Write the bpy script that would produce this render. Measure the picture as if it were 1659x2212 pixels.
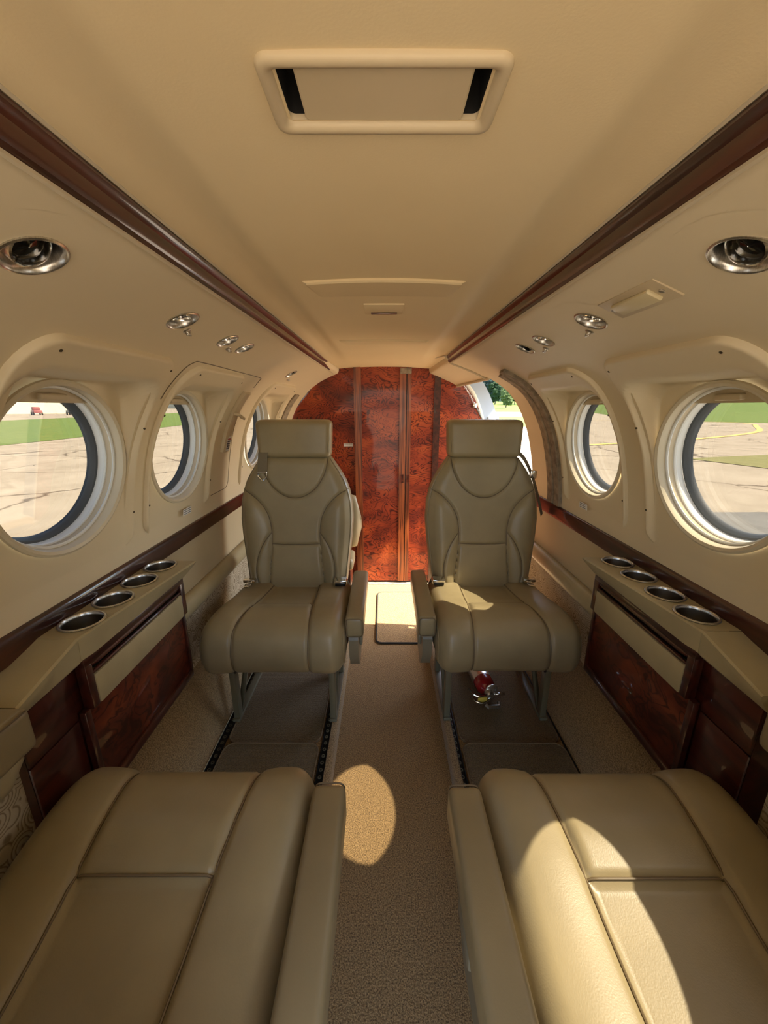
import bpy, bmesh, math, random
import numpy as np
from mathutils import Vector, Matrix

for o in list(bpy.data.objects):
    bpy.data.objects.remove(o)
S = bpy.context.scene
COL = S.collection
rnd = random.Random(7)
PI = math.pi

# ------------------------------------------------------------------ camera
cam_d = bpy.data.cameras.new('camera')
cam = bpy.data.objects.new('camera', cam_d)
COL.objects.link(cam)
cam.location = (0, 0, 1.18)
cam.rotation_euler = (math.radians(90 - 15.41), 0, 0)
cam_d.sensor_fit = 'HORIZONTAL'
cam_d.sensor_width = 36
cam_d.lens = 820 / 1659 * 36
cam_d.clip_start = 0.02
cam_d.clip_end = 3000
S.camera = cam

# ------------------------------------------------------------------ sky, sun, exposure
SUN_TRAVEL = Vector((-0.75, 0.09, -1.0)).normalized()
w = bpy.data.worlds.new('sky')
S.world = w
w.use_nodes = True
wn = w.node_tree
wn.nodes.clear()
sky = wn.nodes.new('ShaderNodeTexSky')
sky.sky_type = 'NISHITA'
sky.sun_disc = False
sky.sun_elevation = math.asin(-SUN_TRAVEL.z)
sky.sun_rotation = math.atan2(-SUN_TRAVEL.x, -SUN_TRAVEL.y)
sky.air_density = 1.0
sky.dust_density = 2.5
bg = wn.nodes.new('ShaderNodeBackground')
bg.inputs['Strength'].default_value = 0.55
wo = wn.nodes.new('ShaderNodeOutputWorld')
wn.links.new(sky.outputs[0], bg.inputs[0])
wn.links.new(bg.outputs[0], wo.inputs[0])
sun_d = bpy.data.lights.new('sun', 'SUN')
sun_d.energy = 13.0
sun_d.angle = math.radians(0.53)
sun_d.color = (1.0, 0.90, 0.74)
sun = bpy.data.objects.new('sun', sun_d)
COL.objects.link(sun)
sun.location = (20, -3, 30)
sun.rotation_euler = SUN_TRAVEL.to_track_quat('-Z', 'Y').to_euler()
vs = S.view_settings
vs.view_transform = 'Standard'
vs.look = 'None'
vs.gamma = 1.0
vs.use_curve_mapping = False
vs.exposure = 1.08

# ------------------------------------------------------------------ materials
MAT = {}
def newmat(name):
    m = bpy.data.materials.new(name)
    m.use_nodes = True
    nt = m.node_tree
    b = nt.nodes['Principled BSDF']
    MAT[name] = m
    return m, nt, b

def N(nt, typ, **kw):
    n = nt.nodes.new(typ)
    for k, v in kw.items():
        if k in n.inputs.keys():
            n.inputs[k].default_value = v
        else:
            setattr(n, k, v)
    return n

def objc(nt, scale=(1, 1, 1), rot=(0, 0, 0), kind='Object'):
    t = nt.nodes.new('ShaderNodeTexCoord')
    mp = nt.nodes.new('ShaderNodeMapping')
    mp.inputs['Scale'].default_value = scale
    mp.inputs['Rotation'].default_value = rot
    nt.links.new(t.outputs[kind], mp.inputs[0])
    return mp.outputs[0]

def ramp(nt, fac, stops):
    r = nt.nodes.new('ShaderNodeValToRGB')
    e = r.color_ramp.elements
    while len(e) > 1:
        e.remove(e[-1])
    e[0].position = stops[0][0]
    e[0].color = (*stops[0][1], 1)
    for p, c in stops[1:]:
        q = e.new(p)
        q.color = (*c, 1)
    nt.links.new(fac, r.inputs[0])
    return r.outputs[0]

def bump(nt, b, h, strength=0.2, dist=0.002):
    bp = nt.nodes.new('ShaderNodeBump')
    bp.inputs['Strength'].default_value = strength
    bp.inputs['Distance'].default_value = dist
    nt.links.new(h, bp.inputs['Height'])
    nt.links.new(bp.outputs[0], b.inputs['Normal'])

def plain(name, col, rough=0.5, metal=0.0, spec=0.5, coat=0.0):
    m, nt, b = newmat(name)
    b.inputs['Base Color'].default_value = (*col, 1)
    b.inputs['Roughness'].default_value = rough
    b.inputs['Metallic'].default_value = metal
    b.inputs['Specular IOR Level'].default_value = spec
    b.inputs['Coat Weight'].default_value = coat
    b.inputs['Coat Roughness'].default_value = 0.04
    return m

def soft(name, col, var=0.08, scale=3.0, fine=350.0, rough=0.55, bs=0.12, bd=0.001, spec=0.4):
    m, nt, b = newmat(name)
    co = objc(nt)
    n1 = N(nt, 'ShaderNodeTexNoise', Scale=scale, Detail=3.0)
    nt.links.new(co, n1.inputs[0])
    lo = tuple(c * (1 - var) for c in col)
    hi = tuple(min(1, c * (1 + var)) for c in col)
    nt.links.new(ramp(nt, n1.outputs[0], [(0.3, lo), (0.7, hi)]), b.inputs['Base Color'])
    n2 = N(nt, 'ShaderNodeTexNoise', Scale=fine, Detail=2.0)
    nt.links.new(co, n2.inputs[0])
    bump(nt, b, n2.outputs[0], bs, bd)
    b.inputs['Roughness'].default_value = rough
    b.inputs['Specular IOR Level'].default_value = spec
    return m

soft('wall_vinyl', (0.735, 0.615, 0.41), 0.04, 2.0, 500, 0.5, 0.06, 0.0006)
soft('ceiling_vinyl', (0.78, 0.625, 0.375), 0.05, 2.0, 420, 0.62, 0.12, 0.0008, 0.25)
soft('shade_plastic', (0.58, 0.47, 0.30), 0.03, 2.0, 400, 0.42, 0.03, 0.0004)
soft('trim_paint', (0.60, 0.51, 0.36), 0.04, 4.0, 300, 0.45, 0.03, 0.0004)
soft('dusty_seal', (0.30, 0.24, 0.17), 0.35, 40.0, 300, 0.8, 0.3, 0.001, 0.2)

def leather(name, col, rough=0.40):
    m, nt, b = newmat(name)
    co = objc(nt)
    n1 = N(nt, 'ShaderNodeTexNoise', Scale=7.0, Detail=4.0)
    nt.links.new(co, n1.inputs[0])
    lo = tuple(c * 0.88 for c in col)
    hi = tuple(c * 1.10 for c in col)
    nt.links.new(ramp(nt, n1.outputs[0], [(0.3, lo), (0.7, hi)]), b.inputs['Base Color'])
    v = N(nt, 'ShaderNodeTexVoronoi', Scale=520.0)
    v.feature = 'SMOOTH_F1'
    nt.links.new(co, v.inputs[0])
    n2 = N(nt, 'ShaderNodeTexNoise', Scale=26.0, Detail=5.0, Distortion=0.8)
    nt.links.new(co, n2.inputs[0])
    mx = N(nt, 'ShaderNodeMix')
    mx.data_type = 'FLOAT'
    mx.inputs[0].default_value = 0.45
    nt.links.new(v.outputs['Distance'], mx.inputs[2])
    nt.links.new(n2.outputs[0], mx.inputs[3])
    bump(nt, b, mx.outputs[0], 0.16, 0.0010)
    rr = nt.nodes.new('ShaderNodeMapRange')
    rr.inputs['To Min'].default_value = rough - 0.06
    rr.inputs['To Max'].default_value = rough + 0.10
    nt.links.new(n2.outputs[0], rr.inputs[0])
    nt.links.new(rr.outputs[0], b.inputs['Roughness'])
    b.inputs['Specular IOR Level'].default_value = 0.5
    return m

leather('leather', (0.312, 0.254, 0.142), 0.36)
leather('leather_light', (0.42, 0.35, 0.20), 0.42)
soft('panel_vinyl', (0.56, 0.46, 0.285), 0.05, 3.0, 420, 0.5, 0.08, 0.0006)
leather('leather_dark', (0.275, 0.223, 0.125), 0.34)
plain('piping', (0.165, 0.122, 0.068), 0.5)
plain('seat_frame', (0.125, 0.115, 0.078), 0.42, 0.15)
plain('seat_plastic', (0.205, 0.185, 0.130), 0.38)
plain('black_metal', (0.012, 0.012, 0.012), 0.35, 0.3)
plain('black_lens', (0.004, 0.004, 0.004), 0.08)
plain('cavity_shadow', (0.010, 0.009, 0.008), 0.9)  # near-black colour standing in for the shade inside recesses
plain('chrome', (0.80, 0.78, 0.74), 0.14, 1.0)
plain('shaded_steel', (0.30, 0.29, 0.27), 0.30, 1.0)  # cup holder steel with the shade of the recess put into its colour
plain('dark_screw', (0.10, 0.08, 0.05), 0.4, 0.8)
plain('belt_web', (0.20, 0.165, 0.105), 0.85)
plain('white_plate', (0.80, 0.79, 0.75), 0.5)
plain('ink', (0.10, 0.10, 0.10), 0.7)
plain('ink_red', (0.45, 0.10, 0.08), 0.7)
plain('ring_white', (0.80, 0.80, 0.76), 0.4)
plain('ring_cream', (0.66, 0.58, 0.42), 0.4)
plain('ring_grey', (0.075, 0.085, 0.095), 0.55)
plain('frame_white', (0.74, 0.78, 0.82), 0.35, 0.0, 0.5, 0.3)
plain('frame_white_shaded', (0.34, 0.38, 0.42), 0.45)  # white airframe paint, greyed and blued to carry its shade
plain('extinguisher_red', (0.32, 0.012, 0.014), 0.18, 0.0, 0.5, 0.5)
plain('tag_yellow', (0.55, 0.42, 0.06), 0.5)
plain('seal_tube', (0.66, 0.60, 0.46), 0.5)
plain('lens_frost', (0.66, 0.56, 0.34), 0.35)

def brushed():
    m, nt, b = newmat('brushed_steel')
    co = objc(nt, (1, 1, 0.02))
    n = N(nt, 'ShaderNodeTexNoise', Scale=700.0, Detail=2.0)
    nt.links.new(co, n.inputs[0])
    nt.links.new(ramp(nt, n.outputs[0], [(0.3, (0.50, 0.48, 0.45)), (0.7, (0.74, 0.72, 0.68))]), b.inputs['Base Color'])
    b.inputs['Metallic'].default_value = 1.0
    b.inputs['Roughness'].default_value = 0.28
brushed()

def burl(name, dark, mid, light, line, scale=(1, 1, 1), ns=5.0, lines=9.0, coat=0.9):
    m, nt, b = newmat(name)
    co = objc(nt, scale)
    n1 = N(nt, 'ShaderNodeTexNoise', Scale=ns, Detail=2.0, Roughness=0.5, Distortion=1.7)
    nt.links.new(co, n1.inputs[0])
    mu = N(nt, 'ShaderNodeMath', operation='MULTIPLY')
    mu.inputs[1].default_value = lines
    nt.links.new(n1.outputs[0], mu.inputs[0])
    fr = N(nt, 'ShaderNodeMath', operation='PINGPONG')
    fr.inputs[1].default_value = 0.5
    nt.links.new(mu.outputs[0], fr.inputs[0])
    lin = ramp(nt, fr.outputs[0], [(0.0, (0, 0, 0)), (0.07, (0.12, 0.12, 0.12)), (0.24, (1, 1, 1))])
    n2 = N(nt, 'ShaderNodeTexNoise', Scale=ns * 0.7, Detail=5.0, Distortion=0.6)
    nt.links.new(co, n2.inputs[0])
    base = ramp(nt, n2.outputs[0], [(0.30, dark), (0.50, mid), (0.68, light)])
    n3 = N(nt, 'ShaderNodeTexNoise', Scale=ns * 0.8, Detail=2.0)
    nt.links.new(co, n3.inputs[0])
    msk = ramp(nt, n3.outputs[0], [(0.30, (0.35, 0.35, 0.35)), (0.55, (0.95, 0.95, 0.95))])
    inv = N(nt, 'ShaderNodeMath', operation='SUBTRACT')
    inv.inputs[0].default_value = 1.0
    nt.links.new(lin, inv.inputs[1])
    fm = N(nt, 'ShaderNodeMath', operation='MULTIPLY')
    nt.links.new(inv.outputs[0], fm.inputs[0])
    nt.links.new(msk, fm.inputs[1])
    mx = nt.nodes.new('ShaderNodeMix')
    mx.data_type = 'RGBA'
    nt.links.new(fm.outputs[0], mx.inputs[0])
    nt.links.new(base, mx.inputs[6])
    mx.inputs[7].default_value = (*line, 1)
    nt.links.new(mx.outputs[2], b.inputs['Base Color'])
    b.inputs['Specular IOR Level'].default_value = 0.25
    b.inputs['Roughness'].default_value = 0.4
    b.inputs['Coat Weight'].default_value = coat
    b.inputs['Coat Roughness'].default_value = 0.05
burl('burl_red', (0.120, 0.017, 0.007), (0.275, 0.040, 0.012), (0.42, 0.078, 0.018), (0.045, 0.006, 0.004), (1.0, 1.0, 1.9), 5.6, 11.0, 0.35)
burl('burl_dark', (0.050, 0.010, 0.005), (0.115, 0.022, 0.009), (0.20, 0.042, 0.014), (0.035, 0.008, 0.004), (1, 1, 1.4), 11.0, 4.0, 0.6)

def straight_grain(name, a, c, scale, coat=0.8):
    m, nt, b = newmat(name)
    co = objc(nt, scale)
    n = N(nt, 'ShaderNodeTexNoise', Scale=1.0, Detail=4.0, Distortion=0.4)
    nt.links.new(co, n.inputs[0])
    nt.links.new(ramp(nt, n.outputs[0], [(0.38, a), (0.62, c)]), b.inputs['Base Color'])
    b.inputs['Roughness'].default_value = 0.3
    b.inputs['Coat Weight'].default_value = coat
    b.inputs['Coat Roughness'].default_value = 0.04
straight_grain('wood_strip', (0.085, 0.018, 0.006), (0.32, 0.080, 0.020), (120, 120, 4), 0.25)
straight_grain('mahogany', (0.026, 0.0050, 0.0030), (0.070, 0.0135, 0.0065), (40, 3, 40), 0.8)

def carpet(name, lo, hi, sc=420.0, line=False):
    m, nt, b = newmat(name)
    co = objc(nt)
    n = N(nt, 'ShaderNodeTexNoise', Scale=sc, Detail=3.0, Roughness=0.7)
    nt.links.new(co, n.inputs[0])
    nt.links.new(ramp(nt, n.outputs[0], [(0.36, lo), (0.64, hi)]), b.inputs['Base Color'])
    h = n.outputs[0]
    if line:
        wv = N(nt, 'ShaderNodeTexWave', Scale=70.0, Distortion=6.0, Detail=2.0)
        wv.bands_direction = 'Y'
        wv.inputs['Detail Scale'].default_value = 4.0
        nt.links.new(co, wv.inputs[0])
        ad = N(nt, 'ShaderNodeMath', operation='ADD')
        nt.links.new(n.outputs[0], ad.inputs[0])
        nt.links.new(wv.outputs[0], ad.inputs[1])
        h = ad.outputs[0]
    bump(nt, b, h, 0.9, 0.004)
    b.inputs['Roughness'].default_value = 0.95
    b.inputs['Specular IOR Level'].default_value = 0.1
    b.inputs['Sheen Weight'].default_value = 0.2
carpet('carpet', (0.105, 0.060, 0.022), (0.46, 0.295, 0.125), 300.0)
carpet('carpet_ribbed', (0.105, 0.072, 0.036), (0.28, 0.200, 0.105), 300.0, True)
carpet('carpet_kick', (0.14, 0.092, 0.044), (0.42, 0.295, 0.155), 280.0)
plain('carpet_binding', (0.145, 0.100, 0.055), 0.95)
plain('mat_edge', (0.03, 0.026, 0.022), 0.8)

def fabric():
    m, nt, b = newmat('swirl_fabric')
    co = objc(nt)
    v = N(nt, 'ShaderNodeTexVoronoi', Scale=24.0, Randomness=0.8)
    nt.links.new(co, v.inputs[0])
    mu = N(nt, 'ShaderNodeMath', operation='MULTIPLY')
    mu.inputs[1].default_value = 7.0
    nt.links.new(v.outputs['Distance'], mu.inputs[0])
    pp = N(nt, 'ShaderNodeMath', operation='PINGPONG')
    pp.inputs[1].default_value = 0.5
    nt.links.new(mu.outputs[0], pp.inputs[0])
    n = N(nt, 'ShaderNodeTexNoise', Scale=30.0, Detail=2.0)
    nt.links.new(co, n.inputs[0])
    ml = N(nt, 'ShaderNodeMath', operation='MULTIPLY')
    nt.links.new(pp.outputs[0], ml.inputs[0])
    nt.links.new(n.outputs[0], ml.inputs[1])
    nt.links.new(ramp(nt, ml.outputs[0], [(0.03, (0.24, 0.18, 0.105)), (0.12, (0.50, 0.42, 0.29))]), b.inputs['Base Color'])
    bump(nt, b, ml.outputs[0], 0.6, 0.004)
    b.inputs['Roughness'].default_value = 0.85
fabric()

def pane():
    m, nt, b = newmat('tinted_pane')
    nt.nodes.remove(b)
    out = nt.nodes['Material Output']
    tr = N(nt, 'ShaderNodeBsdfTransparent')
    tr.inputs[0].default_value = (0.52, 0.51, 0.48, 1)
    gl = N(nt, 'ShaderNodeBsdfGlossy')
    gl.inputs['Roughness'].default_value = 0.02
    mx = N(nt, 'ShaderNodeMixShader')
    mx.inputs[0].default_value = 0.05
    nt.links.new(tr.outputs[0], mx.inputs[1])
    nt.links.new(gl.outputs[0], mx.inputs[2])
    nt.links.new(mx.outputs[0], out.inputs[0])
pane()

def ground_mat(name, lo, hi, crack, cs=0.22, big=0.06):
    m, nt, b = newmat(name)
    co = objc(nt)
    n = N(nt, 'ShaderNodeTexNoise', Scale=big * 10, Detail=6.0, Roughness=0.7)
    nt.links.new(co, n.inputs[0])
    base = ramp(nt, n.outputs[0], [(0.3, lo), (0.7, hi)])
    if crack:
        nd = N(nt, 'ShaderNodeTexNoise', Scale=0.5, Detail=4.0)
        nt.links.new(co, nd.inputs[0])
        ad = N(nt, 'ShaderNodeVectorMath', operation='MULTIPLY_ADD')
        nt.links.new(nd.outputs['Color'], ad.inputs[0])
        ad.inputs[1].default_value = (2.5, 2.5, 0)
        nt.links.new(co, ad.inputs[2])
        v = N(nt, 'ShaderNodeTexVoronoi', Scale=cs)
        v.feature = 'DISTANCE_TO_EDGE'
        nt.links.new(ad.outputs[0], v.inputs[0])
        f = ramp(nt, v.outputs['Distance'], [(0.0, (1, 1, 1)), (0.007, (0.8, 0.8, 0.8)), (0.016, (0, 0, 0))])
        mx = nt.nodes.new('ShaderNodeMix')
        mx.data_type = 'RGBA'
        nt.links.new(f, mx.inputs[0])
        nt.links.new(base, mx.inputs[6])
        mx.inputs[7].default_value = (0.10, 0.075, 0.05, 1)
        base = mx.outputs[2]
    nt.links.new(base, b.inputs['Base Color'])
    b.inputs['Roughness'].default_value = 0.95
    b.inputs['Specular IOR Level'].default_value = 0.15
ground_mat('concrete', (0.25, 0.205, 0.148), (0.35, 0.295, 0.220), True)
ground_mat('asphalt_patch', (0.12, 0.115, 0.105), (0.19, 0.18, 0.16), False)
ground_mat('grass', (0.072, 0.120, 0.020), (0.145, 0.190, 0.042), False, big=0.12)
ground_mat('dry_grass', (0.15, 0.145, 0.05), (0.22, 0.20, 0.085), False, big=0.3)
plain('line_yellow', (0.62, 0.42, 0.10), 0.8)
soft('leaf_green', (0.016, 0.032, 0.013), 0.5, 0.35, 2.0, 0.9, 0.8, 0.5, 0.1)
soft('leaf_blue', (0.015, 0.027, 0.024), 0.4, 0.25, 2.0, 0.9, 0.8, 0.5, 0.1)
soft('leaf_pale', (0.050, 0.072, 0.024), 0.4, 0.6, 2.0, 0.9, 0.8, 0.5, 0.1)
plain('bark', (0.09, 0.07, 0.05), 0.9)
plain('hangar_wall', (0.66, 0.60, 0.46), 0.6)
plain('hangar_roof', (0.45, 0.44, 0.42), 0.6)
plain('vehicle_red', (0.28, 0.07, 0.06), 0.4)
plain('vehicle_grey', (0.10, 0.12, 0.14), 0.4)
plain('rubber', (0.02, 0.02, 0.02), 0.8)

# ------------------------------------------------------------------ builders
def link(name, me, mat, parent=None, loc=None, smooth=True):
    o = bpy.data.objects.new(name, me)
    COL.objects.link(o)
    if mat is not None and len(me.materials) == 0:
        me.materials.append(MAT[mat])
    if parent is not None:
        o.parent = parent
    if loc is not None:
        o.location = loc
    if smooth and len(me.polygons):
        me.polygons.foreach_set('use_smooth', [True] * len(me.polygons))
    return o

def recalc(me, ang=None):
    bm = bmesh.new()
    bm.from_mesh(me)
    bmesh.ops.recalc_face_normals(bm, faces=bm.faces)
    if ang is not None:
        for e in bm.edges:
            if len(e.link_faces) == 2 and e.calc_face_angle(0) > ang:
                e.smooth = False
    bm.to_mesh(me)
    bm.free()
    me.update()

def obj(name, verts, faces, mat, parent=None, smooth=True, fix=True, ang=0.7, loc=None):
    me = bpy.data.meshes.new(name)
    me.from_pydata([tuple(v) for v in verts], [], faces)
    if fix:
        recalc(me, ang)
    return link(name, me, mat, parent, loc, smooth)

class MB:
    def __init__(s):
        s.v = []
        s.f = []
    def add(s, vs_, fs_):
        k = len(s.v)
        s.v += [tuple(p) for p in vs_]
        s.f += [tuple(i + k for i in q) for q in fs_]
        return s
    def box(s, x0, x1, y0, y1, z0, z1, bev=0.0, seg=2):
        if bev <= 0:
            vs_ = [(x, y, z) for x in (x0, x1) for y in (y0, y1) for z in (z0, z1)]
            return s.add(vs_, [(0, 1, 3, 2), (4, 6, 7, 5), (0, 4, 5, 1), (2, 3, 7, 6), (0, 2, 6, 4), (1, 5, 7, 3)])
        bm = bmesh.new()
        bmesh.ops.create_cube(bm, size=1)
        for q in bm.verts:
            q.co = Vector(((x0 + x1) / 2 + q.co.x * (x1 - x0), (y0 + y1) / 2 + q.co.y * (y1 - y0), (z0 + z1) / 2 + q.co.z * (z1 - z0)))
        bmesh.ops.bevel(bm, geom=bm.edges[:], offset=bev, segments=seg, profile=0.5, affect='EDGES')
        bm.verts.index_update()
        s.add([q.co.copy() for q in bm.verts], [[q.index for q in f.verts] for f in bm.faces])
        bm.free()
        return s
    def tube(s, pts, r, n=8, caps=True, closed=False):
        pts = [Vector(p) for p in pts]
        m = len(pts)
        rs = r if isinstance(r, (list, tuple)) else [r] * m
        up = None
        rings = []
        for i, p in enumerate(pts):
            if closed:
                t = pts[(i + 1) % m] - pts[i - 1]
            else:
                t = pts[min(i + 1, m - 1)] - pts[max(i - 1, 0)]
            t.normalize()
            if up is None:
                up = Vector((0, 0, 1)) if abs(t.z) < 0.9 else Vector((1, 0, 0))
            a = (up - t * up.dot(t))
            if a.length < 1e-6:
                a = Vector((1, 0, 0)) - t * t.x
            a.normalize()
            bb = t.cross(a)
            up = a
            rings.append([p + (a * math.cos(2 * PI * k / n) + bb * math.sin(2 * PI * k / n)) * rs[i] for k in range(n)])
        vs_ = [q for rg in rings for q in rg]
        fs_ = []
        for i in range(m if closed else m - 1):
            j = (i + 1) % m
            for k in range(n):
                fs_.append((i * n + k, i * n + (k + 1) % n, j * n + (k + 1) % n, j * n + k))
        if caps and not closed:
            fs_.append(tuple(range(n))[::-1])
            fs_.append(tuple((m - 1) * n + k for k in range(n)))
        return s.add(vs_, fs_)
    def loft(s, rings, caps=True, closed=False):
        n = len(rings[0])
        m = len(rings)
        vs_ = [q for rg in rings for q in rg]
        fs_ = []
        for i in range(m if closed else m - 1):
            j = (i + 1) % m
            for k in range(n):
                fs_.append((i * n + k, i * n + (k + 1) % n, j * n + (k + 1) % n, j * n + k))
        if caps and not closed:
            fs_.append(tuple(range(n))[::-1])
            fs_.append(tuple((m - 1) * n + k for k in range(n)))
        return s.add(vs_, fs_)
    def prism(s, poly, fn, a, b):
        """poly of 2D points extruded; fn(u,v,w)->3D"""
        return s.loft([[fn(u, v, a) for u, v in poly], [fn(u, v, b) for u, v in poly]])
    def grid(s, P):
        m = len(P)
        n = len(P[0])
        return s.add([q for r in P for q in r], [(i * n + j, i * n + j + 1, (i + 1) * n + j + 1, (i + 1) * n + j) for i in range(m - 1) for j in range(n - 1)])
    def lathe(s, prof, M=None, n=32, close=False):
        """prof (r,h) about local z; M 4x4"""
        rings = []
        for r, h in prof:
            rg = []
            for k in range(n):
                p = Vector((r * math.cos(2 * PI * k / n), r * math.sin(2 * PI * k / n), h))
                rg.append(M @ p if M else p)
            rings.append(rg)
        return s.loft(rings, caps=False) if not close else s.loft(rings, caps=True)
    def sphere(s, c, r, M=None, n=12, m=8):
        rings = []
        for i in range(1, m):
            a = PI * i / m
            rings.append([Vector(c) + Vector((r[0] * math.sin(a) * math.cos(2 * PI * k / n), r[1] * math.sin(a) * math.sin(2 * PI * k / n), r[2] * math.cos(a))) for k in range(n)])
        return s.loft(rings)
    def build(s, name, mat, parent=None, smooth=True, ang=0.6, loc=None):
        return obj(name, s.v, s.f, mat, parent, smooth, True, ang, loc)

def empty(name, loc=(0, 0, 0), rz=0.0):
    o = bpy.data.objects.new(name, None)
    COL.objects.link(o)
    o.location = loc
    o.rotation_euler = (0, 0, rz)
    o.empty_display_size = 0.05
    return o

def tag(o, label=None, cat=None, group=None, kind=None):
    if label:
        o['label'] = label
    if cat:
        o['category'] = cat
    if group:
        o['group'] = group
    if kind:
        o['kind'] = kind
    return o

def struct(o, label=None, cat=None):
    return tag(o, label, cat, None, 'structure')

def copy_tree(o, parent=None):
    c = o.copy()
    COL.objects.link(c)
    c.parent = parent
    for ch in list(o.children):
        copy_tree(ch, c)
    return c

def sstep(a, b, x):
    t = np.clip((x - a) / (b - a), 0, 1)
    return t * t * (3 - 2 * t)

def interp(tab, x):
    return float(np.interp(x, [p[0] for p in tab], [p[1] for p in tab]))

def smooth_poly(pts, n=10):
    """Catmull-Rom through 2D/3D points"""
    P = [np.array(p, float) for p in pts]
    P = [2 * P[0] - P[1]] + P + [2 * P[-1] - P[-2]]
    out = []
    for i in range(1, len(P) - 2):
        for k in range(n):
            t = k / n
            out.append(0.5 * ((2 * P[i]) + (-P[i - 1] + P[i + 1]) * t + (2 * P[i - 1] - 5 * P[i] + 4 * P[i + 1] - P[i + 2]) * t * t + (-P[i - 1] + 3 * P[i] - 3 * P[i + 1] + P[i + 2]) * t ** 3))
    out.append(P[-2])
    return out

# ------------------------------------------------------------------ cabin section
CB = 0.022                       # cabin centre line
Y_FWD, Y_AFT = -0.75, 2.42
PROF = smooth_poly([(.786, .700), (.84, .697), (.90, .688), (1.0, .667), (1.1, .636), (1.2, .582), (1.27, .515), (1.32, .435), (1.355, .355), (1.375, .302), (1.388, .291), (1.402, .288)], 6)
PZ = [p[0] for p in PROF]
PQ = [p[1] for p in PROF]
def hw(z):
    return float(np.interp(z, PZ, PQ))
def cbz(z):
    return CB * (1 - float(sstep(1.24, 1.375, z)))
def taper(y):
    return 1 - 0.065 * float(sstep(1.65, 2.5, y))
def wall_pt(sd, y, z, off=0.0):
    """point on the upper side wall; off>0 into the cabin along the normal"""
    e = 0.004
    dq = (hw(z + e) - hw(z - e)) / (2 * e)
    nq, nz = -1.0, dq
    if dq < -1e-6 or True:
        l = math.hypot(nq, nz)
        nq, nz = nq / l, nz / l
    return Vector((cbz(z) + sd * (hw(z) * taper(y) + nq * off), y, z + nz * off))
def wall_frame(sd, y, z):
    """matrix whose z axis points into the cabin from the side wall"""
    p = wall_pt(sd, y, z)
    n = (wall_pt(sd, y, z, 0.01) - p).normalized()
    ya = Vector((0, 1, 0))
    xa = ya.cross(n).normalized()
    return Matrix.Translation(p) @ Matrix(((xa.x, ya.x, n.x, 0), (xa.y, ya.y, n.y, 0), (xa.z, ya.z, n.z, 0), (0, 0, 0, 1)))

WIN = {-1: [0.285, 0.760, 1.210, 1.92], 1: [0.285, 0.780, 1.265]}
WZ, WR = 1.058, 0.171
QC, TILT = 0.664, 0.150         # window rim plane: its distance from the centre line and its lean
CA, SA = math.cos(TILT), math.sin(TILT)
def qrim(z):
    return QC - math.tan(TILT) * (z - WZ)
PAN = 0.186                     # half length of a window panel
DOOR_Y0, DOOR_Y1, DOOR_Z = 1.79, 2.40, 1.306

FIX = {-1: [(.477, 1.341, .034), (.798, 1.341, .031), (1.020, 1.340, .028), (1.140, 1.3395, .028), (1.800, 1.325, .030)],
       1: [(.474, 1.341, .034), (.796, 1.340, .031), (1.019, 1.340, .028), (1.146, 1.340, .028)]}
def side_wall(sd, name, label):
    ys = np.arange(Y_FWD, Y_AFT + 0.001, (Y_AFT - Y_FWD) / 158)
    mb = MB()
    idx = {}
    def vid(i, j):
        if (i, j) not in idx:
            idx[(i, j)] = len(mb.v)
            mb.v.append(tuple(wall_pt(sd, ys[i], PZ[j])))
        return idx[(i, j)]
    for i in range(len(ys) - 1):
        yc = (ys[i] + ys[i + 1]) / 2
        for j in range(len(PZ) - 1):
            zc = (PZ[j] + PZ[j + 1]) / 2
            if any(abs(yc - wy) < PAN - 0.012 and 0.85 < zc < 1.255 for wy in WIN[sd]):
                continue
            if any((wall_pt(sd, yc, zc) - wall_pt(sd, fy, fz)).length < fr + .014 for fy, fz, fr in FIX[sd]):
                continue
            if sd > 0 and yc > DOOR_Y0 and zc < DOOR_Z:
                continue
            mb.f.append((vid(i, j), vid(i + 1, j), vid(i + 1, j + 1), vid(i, j + 1)))
    o = struct(mb.build(name, 'wall_vinyl', ang=3), label, 'wall')
    for fy, fz, fr in FIX[sd]:
        # headliner collar round each overhead fixture, laid on the wall surface
        Mf = wall_frame(sd, fy, fz)
        rings = []
        for rr, lift in ((fr - .001, .0004), (fr + .01, .0005), (fr + .02, .0005), (fr + .03, .0005), (fr + .041, .0003)):
            rg = []
            for k in range(40):
                th = 2 * PI * k / 40
                p = Mf @ Vector((rr * math.cos(th), rr * math.sin(th), 0))
                lo, hi = fz - .06, min(fz + .054, 1.402)
                # slide to the curved wall at the same arc offset
                best = min((wall_pt(sd, p.y, z, lift) for z in np.linspace(lo, hi, 120)), key=lambda w_: (w_ - p).length)
                rg.append(best)
            rings.append(rg)
        MB().loft(rings, caps=False).build('fixture_collar', 'wall_vinyl', o, ang=3)
    return o
wall_l = side_wall(-1, 'wall_left', 'tan vinyl side wall with three round windows and exit hatch')
wall_r = side_wall(1, 'wall_right', 'tan vinyl side wall with two round windows ending at open doorway')

def win_surf(sd, wy, y, z):
    b = wall_pt(sd, y, z, 0.012)
    qb = sd * (b.x - CB)
    # pocket: rounded rectangle around the window, flat on the rim plane
    hy, z0, z1, r = 0.190, 0.78, 1.246, 0.060
    dy = abs(y - wy) - (hy - r)
    cz, hz = (z0 + z1) / 2, (z1 - z0) / 2
    dz = abs(z - cz) - (hz - r)
    d = math.hypot(max(dy, 0), max(dz, 0)) + min(max(dy, dz), 0) - r
    m = 1 - float(sstep(-0.017, 0.002, d))
    q = qb + (qrim(z) * taper(y) - qb) * m
    zz = b.z + (z - b.z) * m
    return Vector((CB + sd * q, y, zz))

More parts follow.
